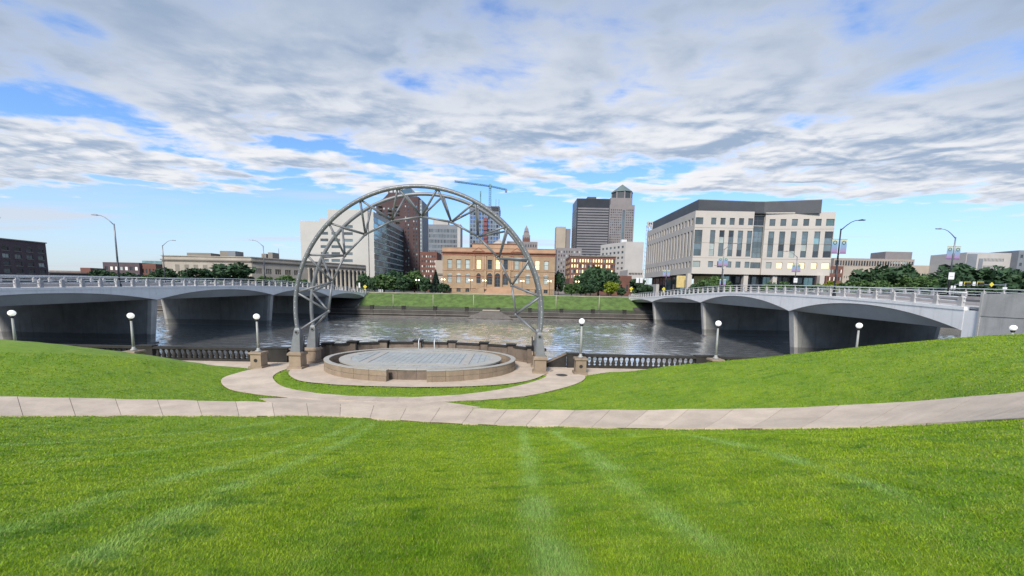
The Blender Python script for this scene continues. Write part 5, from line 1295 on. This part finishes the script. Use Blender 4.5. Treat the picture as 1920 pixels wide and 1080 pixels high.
# left side distance
WX = -240.0; wy0, wy1 = 120.0, WX/ray(89, 490)[0]; zt = WX/ray(89, 457)[0]*ray(89, 457)[1]-GZ0; wl = wy1-wy0
wh = thing('brick_warehouse', 'dark purple brick warehouse with arched top windows beyond the left bridge', 'warehouse', (WX-10, wy1, GZ0))
rects = []; nb = 11
for i in range(nb):
    c = wl-2.6-i*4.75
    for j in range(5):
        z = 2.2+j*(zt-3.6)/5
        if j == 4: rects.append((c-1.3, z, c+1.3, z+1.5, glass_d, 1, (1, 0)))
        else: rects.append((c-1.35, z, c+1.35, z+2.0, rc.choice([glass_d, glass_d, glass_l, glass_b]), 1, (1, 0)))
facade(wh, (WX, wy0, GZ0), UY, wl, zt, rects, brick_wh, .35)
for i in range(nb):
    c = wy0+wl-2.6-i*4.75; z = GZ0+2.2+4*(zt-3.6)/5+1.5
    MB().slab([(WX+.02, c+1.3*math.cos(PI*k/8), z+1.3*math.sin(PI*k/8)) for k in range(9)], (-.05, 0, 0)).build('lunette', glass_d, wh)
    for j in range(5): MB().box(WX, WX+.15, c-1.5, c+1.5, GZ0+1.9+j*(zt-3.6)/5, GZ0+2.15+j*(zt-3.6)/5).build('sill', lime_d, wh)
shell(wh, (WX, wy0, GZ0), UY, wl, 30, zt, brick_wh); MB().box(WX-.3, WX+.4, wy0, wy1+.3, GZ0+zt, GZ0+zt+.5).build('cornice', lime_d, wh)
block('brick_loft', 'low brown brick loft building with paired windows', 194, 262, 492, 300, 22, brick_wh, 7, 3, .55, .5, pick(glass_l, glass_d, glass_w), z1m=1.8, ymid=510)
block('purple_loft', 'purple brick wing beside the brown brick loft', 264, 293, 494.5, 302, 22, brick_rd, 4, 2, .5, .4, glass_d, z1m=1.5, ymid=510)
block('blue_glass_block', 'pale blue glass block behind the brick lofts', 268, 305, 489, 330, 15, glass_g, 0, 0, 0, 0, None, ymid=510)
th, X0, W_, H_ = block('dark_canopy_building', 'long low building with a dark flat canopy roof', 92, 206, 513, 235, 20, black_m, 14, 1, .6, .4, glass_d, ymid=515)
MB().box(X0-1, X0+W_+1, 233.5, 256, GZ0+H_, GZ0+H_+.6).build('canopy', pent_m, th)
block('brick_outbuilding', 'small red brick outbuilding behind the dark canopy roof', 151, 170, 502, 262, 10, brick_rd, 3, 1, .3, .2, glass_d, ymid=510)
block('tan_outbuilding', 'long low tan building behind the dark canopy roof', 92, 152, 507.5, 264, 10, mat('dusty_brick', (.28, .19, .15), .85), 8, 1, .3, .2, glass_d, ymid=510)

# ------------------------------------------------------------------ trees
def crown_mesh(name, seed, m, kind='round', nl=1700, ls=.075):
    rs = np.random.RandomState(seed); nc = 34
    if kind == 'cone':
        zc_ = rs.uniform(.02, 1, nl)**1.25; rad = (1-zc_)*.5*np.sqrt(rs.uniform(.25, 1, nl)); th = rs.uniform(0, 2*PI, nl)
        P_ = np.stack([rad*np.cos(th), rad*np.sin(th), zc_-.5], 1)
    else:
        d = rs.normal(size=(nc, 3)); d /= np.linalg.norm(d, axis=1)[:, None]
        cc = d*(rs.uniform(.35, 1, nc)**.5)[:, None]*.40; cc[:, 2] *= .92
        cr_ = rs.uniform(.09, .17, nc)
        k = rs.randint(0, nc, nl); e = rs.normal(size=(nl, 3)); e /= np.linalg.norm(e, axis=1)[:, None]
        P_ = cc[k]+e*(cr_[k]*rs.uniform(.6, 1.08, nl))[:, None]
        P_[:, 2] = np.where(P_[:, 2] < -.36, -.36-(P_[:, 2]+.36)*.3, P_[:, 2])
    s = ls*rs.uniform(.5, 1.2, nl)
    a = rs.normal(size=(nl, 3)); a /= np.linalg.norm(a, axis=1)[:, None]; b = rs.normal(size=(nl, 3)); b -= a*(a*b).sum(1)[:, None]; b /= np.linalg.norm(b, axis=1)[:, None]
    a *= s[:, None]*.6; b *= s[:, None]
    co = np.stack([P_-b, P_+a, P_+b, P_-a], 1).reshape(-1, 3)
    me = bpy.data.meshes.new(name); me.from_pydata(co.tolist(), [], np.arange(4*nl).reshape(-1, 4).tolist()); me.materials.append(m); return me
def trunk_mesh(name, seed):
    r = random.Random(seed); m = MB(); m.path([(0, 0, 0), (.01, .01, .2), (-.01, 0, .38), (.0, 0, .55)], [.035, .026, .022, .014], 7)
    for k in range(5):
        a = 2*PI*k/5+r.uniform(-.4, .4); z = .26+.05*k; m.path([(0, 0, z), (.12*math.cos(a), .12*math.sin(a), z+.13), (.24*math.cos(a), .24*math.sin(a), z+.28)], [.014, .010, .005], 5)
    return m.mesh(name, bark)
CR = {}
for kn, mm in (('dark', leaf_dark), ('mid', leaf_mid), ('lime', leaf_lime)):
    for v in range(4): CR[kn, v] = crown_mesh('crown', 31+v*7+len(kn), mm)
CR['con', 0] = crown_mesh('crown', 91, leaf_con, 'cone', 2200, .06)
TR = [trunk_mesh('trunk', s_) for s_ in range(3)]
tcount = [0]
def tree(px, ytop, wpx, Y, kn, label, ybase=None, group=None, name='tree', low=.16):
    t = atd(px, ytop, Y); w = wpx*Y/750*.97; zb = GZ0 if ybase is None else atd(px, ybase, Y).z
    H_ = t.z-zb; k = tcount[0]; tcount[0] += 1
    th = thing(name, label, 'tree' if H_ > 2.2 else 'shrub', (t.x, Y, zb), group)
    if kn == 'con':
        c = place('crown', CR['con', 0], th, (t.x, Y, zb+H_*.53), k*1.3, (w, w, H_*.96)); place('trunk', TR[0], th, (t.x, Y, zb), 0, (H_*.5, H_*.5, H_*.6)); return th
    chh = H_*(1-low)
    place('crown', CR[kn, k % 4], th, (t.x, Y, zb+H_*low+chh*.5), k*2.1, (w*1.24, w*1.24, chh*1.14))
    place('trunk', TR[k % 3], th, (t.x, Y, zb), k*1.7, (min(w, H_), min(w, H_), H_))
    return th
G1 = 'street trees in front of the limestone building'
for px, yt, w, kn, lb in ((310, 503, 36, 'dark', 'dark tree at the left corner of the limestone building'), (371, 500, 46, 'dark', 'broad dark tree under the limestone windows'), (437, 492, 66, 'dark', 'largest dark rounded tree before the limestone building'),
                          (348, 514, 24, 'mid', 'small light green tree between two dark trees at the limestone building'), (384, 517, 20, 'mid', 'small green tree right of the broad dark tree'), (418, 515, 24, 'mid', 'small green tree at the foot of the largest dark tree'), (455, 517, 24, 'mid', 'small green tree just right of the largest dark tree'),
                          (497, 518, 30, 'mid', 'green tree beside the near street light before the limestone wall'), (536, 516, 32, 'mid', 'green tree below the triple windows of the limestone wall'), (568, 521, 20, 'mid', 'last small tree before the colonnade')):
    tree(px, yt, w, 172, kn, lb, group=G1)
for px, yt, w, kn, lb in ((192, 504, 34, 'dark', 'thin dark tree above the dark canopy roof'), (212, 513, 22, 'mid', 'olive tree at the end of the dark canopy roof'), (240, 511, 30, 'dark', 'dark tree before the brown brick loft'), (278, 513, 28, 'mid', 'green tree before the purple brick wing'), (296, 508, 26, 'dark', 'dark tree between the lofts and the limestone building')):
    tree(px, yt, w, 200, kn, lb)
G2 = 'trees left of the terracotta hall'
for px, yt, w, Y, kn, lb in ((683, 512, 28, 172, 'dark', 'dark tree behind the yellow crossing sign'), (703, 524, 24, 168, 'dark', 'low dark tree filling the gap beside the bridge end'), (720, 511, 40, 170, 'mid', 'broad green tree under the glass office wall'), (738, 505, 32, 178, 'dark', 'taller dark tree under the brick tower'), (757, 519, 32, 168, 'dark', 'dark tree behind the planter box'),
                             (777, 507, 36, 176, 'mid', 'rounded green tree below the brick tower'), (797, 517, 30, 168, 'dark', 'dark tree left of the conifer'), (831, 530, 20, 166.5, 'dark', 'low dark shrub against the hall corner')):
    tree(px, yt, w, Y, kn, lb, group=G2, low=.08)
tree(817, 507, 26, 168, 'con', 'dark conical conifer beside the terracotta hall', name='conifer')
G3 = 'trees right of the terracotta hall'
for px, yt, w, Y, kn, lb in ((1048, 511, 24, 176, 'dark', 'dark tree tucked against the right corner of the hall'), (1072, 529, 31, 164, 'mid', 'small round green tree with a bare stem on the far bank'), (1100, 508, 46, 178, 'dark', 'dark tree left of the tallest park tree'), (1124, 499, 56, 182, 'dark', 'tallest dark tree on the far bank'), (1142, 508, 36, 176, 'dark', 'dark tree behind the lime green tree'),
                             (1108, 521, 30, 166, 'dark', 'middle sized dark tree in front of the tallest tree'), (1147, 527, 27, 162, 'lime', 'bright lime green tree on the far bank'), (1166, 538, 18, 168, 'dark', 'low dark shrub at the far end of the right bridge'), (1090, 533, 24, 170, 'dark', 'low dark bush beside the small round tree')):
    tree(px, yt, w, Y, kn, lb, group=G3, low=.12)
for px, yt, w, Y, kn, lb in ((1196, 520, 32, 215, 'dark', 'dark tree under the parking garage'), (1213, 533, 20, 190, 'dark', 'low shrub before the white annex'), (1322, 523, 30, 158, 'mid', 'green tree under the courthouse corner'), (1343, 517, 34, 160, 'mid', 'taller green tree before the courthouse columns'), (1302, 529, 22, 157, 'dark', 'low bush beside the courthouse corner column'), (1364, 526, 20, 158, 'mid', 'small green tree left of the courthouse lobby'),
                             (1444, 530, 26, 156, 'mid', 'green shrub before the courthouse lobby'), (1470, 527, 34, 156, 'mid', 'broad green shrub before the courthouse lobby'), (1500, 531, 28, 156, 'dark', 'dark shrub before the courthouse lobby'), (1530, 532, 26, 156, 'mid', 'green shrub by the last courthouse column'),
                             (1556, 527, 32, 156, 'lime', 'lime green shrub right of the courthouse'), (1585, 529, 36, 158, 'mid', 'green shrub between the courthouse and the big trees'), (1612, 522, 44, 165, 'mid', 'green tree below the red brick block')):
    tree(px, yt, w, Y, kn, lb, group='planting along the courthouse', low=.05)
for px, yt, w, Y, kn, lb in ((1648, 498, 74, 178, 'dark', 'large dark spreading tree right of the courthouse'), (1692, 496, 56, 184, 'dark', 'tall dark tree below the tan hospital block'), (1655, 525, 34, 160, 'mid', 'small lighter tree before the large spreading tree'), (1712, 512, 60, 168, 'mid', 'green tree between the two largest right hand trees'),
                             (1757, 508, 62, 166, 'dark', 'dark tree behind the banner street light'), (1823, 495, 88, 180, 'dark', 'largest dark tree below the white office'), (1790, 512, 50, 170, 'dark', 'dark tree behind the traffic signals'), (1862, 520, 60, 168, 'dark', 'dark tree behind the yellow warning sign'), (1890, 497, 58, 176, 'dark', 'dark tree at the end of the white office'), (1925, 512, 56, 172, 'dark', 'dark tree above the pale wing wall')):
    tree(px, yt, w, Y, kn, lb, group='large trees on the right skyline', low=.02)

# ------------------------------------------------------------------ street lights
def banner_mat():
    m = bpy.data.materials.new('festival_banner'); m.use_nodes = True; N = NT(m.node_tree); b = m.node_tree.nodes['Principled BSDF']
    tc_ = N.new('ShaderNodeTexCoord'); s_ = N.new('ShaderNodeSeparateXYZ'); N.l.new(tc_.outputs['Generated'], s_.inputs[0])
    rp = N.new('ShaderNodeValToRGB'); N.l.new(s_.outputs[2], rp.inputs[0]); e = rp.color_ramp.elements
    e[0].position = 0; e[0].color = (.22, .15, .30, 1); e[1].position = 1; e[1].color = (.70, .62, .36, 1)
    for p_, c in ((.12, (.36, .22, .38, 1)), (.35, (.26, .31, .48, 1)), (.62, (.20, .36, .52, 1)), (.85, (.40, .52, .46, 1))):
        q = e.new(p_); q.color = c
    N.l.new(rp.outputs[0], b.inputs['Base Color']); b.inputs['Roughness'].default_value = .7; return m
ban_m = banner_mat()
def street_light(x, y, zb, d, label, banners=None, sign=None, group='cobra head street lights on the bridges', mm=grey_pole):
    th = thing('street_light', label, 'street light', (x, y, zb), group)
    MB().tube((x, y, zb), (x, y, zb+.45), .26, .22, 12).build('base', dark_metal, th)
    MB().tube((x, y, zb+.4), (x, y, zb+4.5), .125, .11, 10).build('lower_pole', dark_metal, th, True)
    MB().tube((x, y, zb+4.5), (x, y, zb+9.3), .11, .085, 10).build('upper_pole', mm, th, True)
    MB().path([(x, y, zb+9.1), (x+d*.7, y, zb+9.75), (x+d*1.3, y, zb+10.2), (x+d*1.9, y, zb+10.45), (x+d*2.5, y, zb+10.5)], [.07, .06, .05, .045, .04], 8).build('arm', mm, th, True)
    m = MB(); m.slab([(x+d*2.4, y-.14, zb+10.44), (x+d*3.15, y-.16, zb+10.46), (x+d*3.25, y-.08, zb+10.56), (x+d*2.7, y-.1, zb+10.64), (x+d*2.4, y-.1, zb+10.56)], (0, .3, 0)); m.build('lamp_head', mm, th)
    if banners:
        zc_ = zb+banners
        for s_ in (-1, 1):
            bo = MB().box(x+s_*.62-.42, x+s_*.62+.42, y-.015, y+.015, zc_-.95, zc_+.95).build('banner', ban_m, th)
            rg_ = MB()
            for k in range(14):
                a0, a1 = 2*PI*k/14, 2*PI*(k+1)/14
                rg_.slab([(x+s_*.62+.27*math.cos(a0), y-.022, zc_+.5+.27*math.sin(a0)), (x+s_*.62+.27*math.cos(a1), y-.022, zc_+.5+.27*math.sin(a1)), (x+s_*.62+.19*math.cos(a1), y-.022, zc_+.5+.19*math.sin(a1)), (x+s_*.62+.19*math.cos(a0), y-.022, zc_+.5+.19*math.sin(a0))], (0, .006, 0))
            rg_.build('emblem', signk, bo)
            for zz_ in (-.97, .97): MB().tube((x, y, zc_+zz_), (x+s_*1.06, y, zc_+zz_), .025, n=6).build('bracket', dark_metal, th)
    if sign:
        MB().box(x-.45, x+.45, y-.2, y-.16, zb+sign-.55, zb+sign+.55).build('sign', signw, th)
        MB().box(x-.3, x+.3, y-.208, y-.202, zb+sign-.1, zb+sign-.04).build('print_line', greyst2, th)
street_light(LX(61)-.3-.9*0, 61, LD(61), -1, 'tall street light on the near edge of the left bridge over its first pier')
street_light(LX(95)-.3, 95, LD(95), -1, 'street light on the near edge of the left bridge before the largest dark tree')
street_light(LX(66)-27, 66, LD(66), 1, 'street light on the far edge of the left bridge by the brick warehouse')
street_light(LX(99)-27, 98.5, LD(99), 1, 'street light on the far edge of the left bridge before the limestone corner')
street_light(45.4, 57, RD(57), 1, 'bannered street light on the near edge of the right bridge before the courthouse right wing', 6.9, None, 'cobra head street lights on the bridges', dark_metal)
street_light(45.4, 88, RD(88), 1, 'bannered street light on the near edge of the right bridge before the courthouse left wing', 6.6)
street_light(45.4, 120, RD(120), 1, 'bannered street light on the right bridge before the courthouse side wall', 6.6)
street_light(69.0, 64, RD(64), -1, 'bannered street light with a white sign standing against open sky', 6.9, 3.3)
street_light(69.0, 99, RD(99), -1, 'bannered street light with a white sign before the courthouse lobby', 6.6, 3.6)
street_light(69.0, 133, RD(133), -1, 'bannered street light on the far edge of the right bridge at its courthouse end', 5.2)

# far bank twin lamps in front of the hall (lit)
for px, py, lb in ((693+8, 522, 'left of the hall trees'), (783, 525, 'among the trees left of the hall'), (831, 524, 'at the left corner of the hall'), (882.5, 525.5, 'left of the hall staircase'), (908, 526, 'at the foot of the hall entrance'), (979, 527, 'right of the hall staircase'), (1030.5, 527.5, 'at the right corner of the hall'), (1082.5, 528, 'beside the small round tree')):
    if px == 701: continue
    Y = 163.5 if px not in (783, 1082.5) else 161.5; p = atd(px, py, Y); th = thing('twin_lamp', 'lit twin globe lamp post '+lb, 'lamp', (p.x, Y, -1.62), 'twin globe lamps on the far walk')
    MB().tube((p.x, Y, -1.62), (p.x, Y, p.z-.5), .10, .07, 8).build('pole', dark_metal, th)
    MB().path([(p.x-.55, Y, p.z-.25), (p.x-.5, Y, p.z-.5), (p.x, Y, p.z-.6), (p.x+.5, Y, p.z-.5), (p.x+.55, Y, p.z-.25)], .045, 6).build('cross_arm', dark_metal, th)
    for s_ in (-.55, .55):
        m = MB(); m.lathe([(.26*math.sin(PI*i/8)+.004, p.z-.26*math.cos(PI*i/8)) for i in range(9)], p.x+s_, Y, 10); m.build('globe', lamp_on, th, True)

# ------------------------------------------------------------------ signs, signals
def diamond_sign(px, py, Y, label, s_=.62, col=yellow, zb=None):
    p = atd(px, py, Y); zb = GZ0 if zb is None else zb
    th = thing('crossing_sign', label, 'sign', (p.x, Y, zb), 'yellow diamond crossing signs')
    MB().tube((p.x, Y, zb), (p.x, Y, p.z+.7*s_), .05, n=6).build('post', grey_pole, th)
    pl_ = MB().slab([(p.x, Y-.09, p.z-s_), (p.x+s_, Y-.09, p.z), (p.x, Y-.09, p.z+s_), (p.x-s_, Y-.09, p.z)], (0, .03, 0)).build('plate', col, th)
    m = MB(); m.lathe([(.01, -.05), (.055, 0), (.01, .05)], n=8); m.v = [(x+p.x, y*.2+Y-.1, z+p.z+.25*s_/.62) for x, y, z in m.v]
    m.slab([(p.x-.06, Y-.105, p.z+.15), (p.x+.07, Y-.105, p.z+.15), (p.x+.05, Y-.105, p.z-.08), (p.x+.16, Y-.105, p.z-.3), (p.x+.08, Y-.105, p.z-.3), (p.x, Y-.105, p.z-.12), (p.x-.12, Y-.105, p.z-.3), (p.x-.2, Y-.105, p.z-.3), (p.x-.07, Y-.105, p.z-.06)], (0, .01, 0))
    m.build('walker_symbol', signk, pl_)
    MB().box(p.x-.32, p.x+.32, Y-.09, Y-.06, p.z-s_-.5, p.z-s_-.06).build('arrow_plate', col, th)
diamond_sign(684.5, 537.5, 158.5, 'yellow diamond crossing sign at the far end of the left bridge', .75)
diamond_sign(1183.5, 541, 158, 'yellow diamond crossing sign at the far end of the right bridge', .75)
diamond_sign(1244.5, 542, 150, 'yellow diamond crossing sign above the railing before the white annex', .75, yellow, -1.6)
p = atd(674, 534, 157.5); th = thing('street_sign', 'narrow white sign beside the yellow crossing sign', 'sign', (p.x, 157.5, GZ0)); MB().tube((p.x, 157.5, GZ0), (p.x, 157.5, p.z), .05, n=6).build('post', grey_pole, th); MB().box(p.x-.3, p.x+.3, 157.35, 157.4, p.z-1.1, p.z+.8).build('plate', signw, th)
for px, py, Y in ((1198.8, 525.5, 159), ):
    p = atd(px, py, Y); th = thing('street_sign', 'pair of white sign boards on one post at the courthouse corner', 'sign', (p.x, Y, GZ0)); MB().tube((p.x, Y, GZ0), (p.x, Y, p.z+.6), .07, n=6).build('post', dark_metal, th)
    for s_ in (-.75, .75): MB().box(p.x+s_-.55, p.x+s_+.55, Y-.12, Y-.07, p.z-1, p.z+1).build('board', signw, th)
# traffic signal mast on the right
Y = 84; a = atd(1790, 533, Y); b = atd(1885, 534.5, Y); zb = -1.7
sg_ = thing('signal_mast', 'traffic signal mast arm with hanging signals beyond the right bridge', 'traffic signal', (b.x, Y, zb))
MB().tube((b.x, Y, zb), (b.x, Y, b.z+.3), .16, .13, 8).build('pole', grey_pole, sg_); MB().tube((b.x, Y, b.z), (a.x, Y, a.z), .10, .07, 8).build('arm', grey_pole, sg_)
for px in (1814, 1838):
    p = atd(px, 532, Y); hd = MB().box(p.x-.55, p.x+.55, Y-.3, Y-.02, p.z-.30, p.z+.30).build('signal_head', signk, sg_)
    MB().box(p.x-.68, p.x+.68, Y-.0, Y+.02, p.z-.42, p.z+.42).build('backplate', yellow, sg_)
    for q in (-.34, 0, .34): MB().tube((p.x+q, Y-.33, p.z), (p.x+q, Y-.29, p.z), .12, n=10).build('lens', fence_m, hd)
for px, w in ((1801, .32), (1826, .3)):
    p = atd(px, 532, Y); MB().box(p.x-w, p.x+w, Y-.06, Y-.03, p.z-.42, p.z+.42).build('arm_sign', signw, sg_)
p = atd(1859.5, 533.5, Y-.4); 
MB().slab([(p.x, Y-.4, p.z-.5), (p.x+.5, Y-.4, p.z), (p.x, Y-.4, p.z+.5), (p.x-.5, Y-.4, p.z)], (0, .03, 0)).build('warning_plate', yellow, sg_)
for px, sl_ in ((1783.5, 'nearer the banner street light'), (1789, 'nearer the signal arm tip')):
    p = atd(px, 539, 80); th = thing('bridge_sign', 'small white sign behind the right bridge railing, '+sl_, 'sign', (p.x, 80, -1.5), 'small white signs by the signal mast'); MB().tube((p.x, 80, -1.5), (p.x, 80, p.z), .04, n=6).build('post', grey_pole, th); MB().box(p.x-.2, p.x+.2, 79.9, 79.93, p.z-.35, p.z+.35).build('plate', signw, th)
p = atd(1883, 541, 76); th = thing('bridge_sign', 'white sign plate above the pale wing wall', 'sign', (p.x, 76, -1.5)); MB().tube((p.x, 76, -1.5), (p.x, 76, p.z), .04, n=6).build('post', grey_pole, th); MB().box(p.x-.42, p.x+.42, 75.9, 75.93, p.z-.25, p.z+.25).build('plate', signw, th)

# ------------------------------------------------------------------ person on the left bridge
px_, Yp = 587, 112.0; xw = LX(Yp)-1.7; zf = LD(Yp)-.02
per = thing('person', 'person with dark hair in a white top walking on the left bridge', 'person', (xw, Yp, zf))
def skin_body():
    m = bpy.data.meshes.new('body')
    J = [((0, 0, .98), .15), ((0, 0, 1.15), .14), ((0, 0, 1.36), .16), ((0, 0, 1.48), .075), ((0, -.01, 1.58), .08), ((0, -.01, 1.68), .10), ((0, 0, 1.76), .075),
         ((.09, 0, .92), .10), ((.10, -.10, .50), .065), ((.10, -.02, .09), .045), ((.10, -.16, .04), .04), ((-.09, 0, .92), .10), ((-.10, .10, .50), .065), ((-.10, .26, .12), .045), ((-.10, .14, .04), .04),
         ((.20, 0, 1.40), .065), ((.25, .08, 1.14), .048), ((.24, -.06, .92), .036), ((.24, -.10, .84), .034), ((-.20, 0, 1.40), .065), ((-.25, -.06, 1.14), .048), ((-.24, -.20, .95), .036), ((-.24, -.25, .88), .034)]
    E_ = [(0, 1), (1, 2), (2, 3), (3, 4), (4, 5), (5, 6), (0, 7), (7, 8), (8, 9), (9, 10), (0, 11), (11, 12), (12, 13), (13, 14), (2, 15), (15, 16), (16, 17), (17, 18), (2, 19), (19, 20), (20, 21), (21, 22)]
    m.from_pydata([j[0] for j in J], E_, [])
    o = place('body', m, per, (xw, Yp, zf))
    md = o.modifiers.new('skin', 'SKIN')
    for i, j in enumerate(J): m.skin_vertices[0].data[i].radius = (j[1], j[1])
    m.skin_vertices[0].data[0].use_root = True
    o.modifiers.new('sub', 'SUBSURF').levels = 1; o.modifiers['sub'].render_levels = 2
    return o, m
try:
    bo, bm_ = skin_body()
except Exception:
    bpy.context.view_layer.update(); bo = None
if bo is not None:
    mp = bpy.data.materials.new('clothed_figure'); mp.use_nodes = True; N = NT(mp.node_tree); b = mp.node_tree.nodes['Principled BSDF']
    tc_ = N.new('ShaderNodeTexCoord'); s_ = N.new('ShaderNodeSeparateXYZ'); N.l.new(tc_.outputs['Object'], s_.inputs[0])
    rp = N.new('ShaderNodeValToRGB'); rp.color_ramp.interpolation = 'CONSTANT'; N.l.new(N.math('DIVIDE', s_.outputs[2], 2.0), rp.inputs[0]); e = rp.color_ramp.elements
    e[0].color = (.03, .035, .05, 1); e[1].position = .5; e[1].color = (.72, .72, .72, 1); q = e.new(.745); q.color = (.35, .2, .14, 1)
    N.l.new(rp.outputs[0], b.inputs['Base Color']); b.inputs['Roughness'].default_value = .8; bm_.materials.append(mp)
    m = MB(); m.lathe([(.01, 1.60), (.10, 1.62), (.125, 1.70), (.115, 1.78), (.06, 1.84), (.005, 1.855)], 0, .02, 12); m.v = [(x+xw, y+Yp, z+zf) for x, y, z in m.v]; m.build('hair', signk, per, True)

for px, lb in ((711, 'left of its row'), (714, 'in the middle of its row'), (717, 'right of its row')):
    p = atd(px, 548, 158.6); th = thing('bollard', 'pale bollard beside the far end of the left bridge, '+lb, 'bollard', (p.x, 158.6, GZ0), 'bollards at the bridge end')
    MB().tube((p.x, 158.6, GZ0), (p.x, 158.6, GZ0+1.15), .16, .15, 10).build('shaft', signw, th); MB().tube((p.x, 158.6, GZ0+1.15), (p.x, 158.6, GZ0+1.25), .18, .12, 10).build('cap', signw, th)
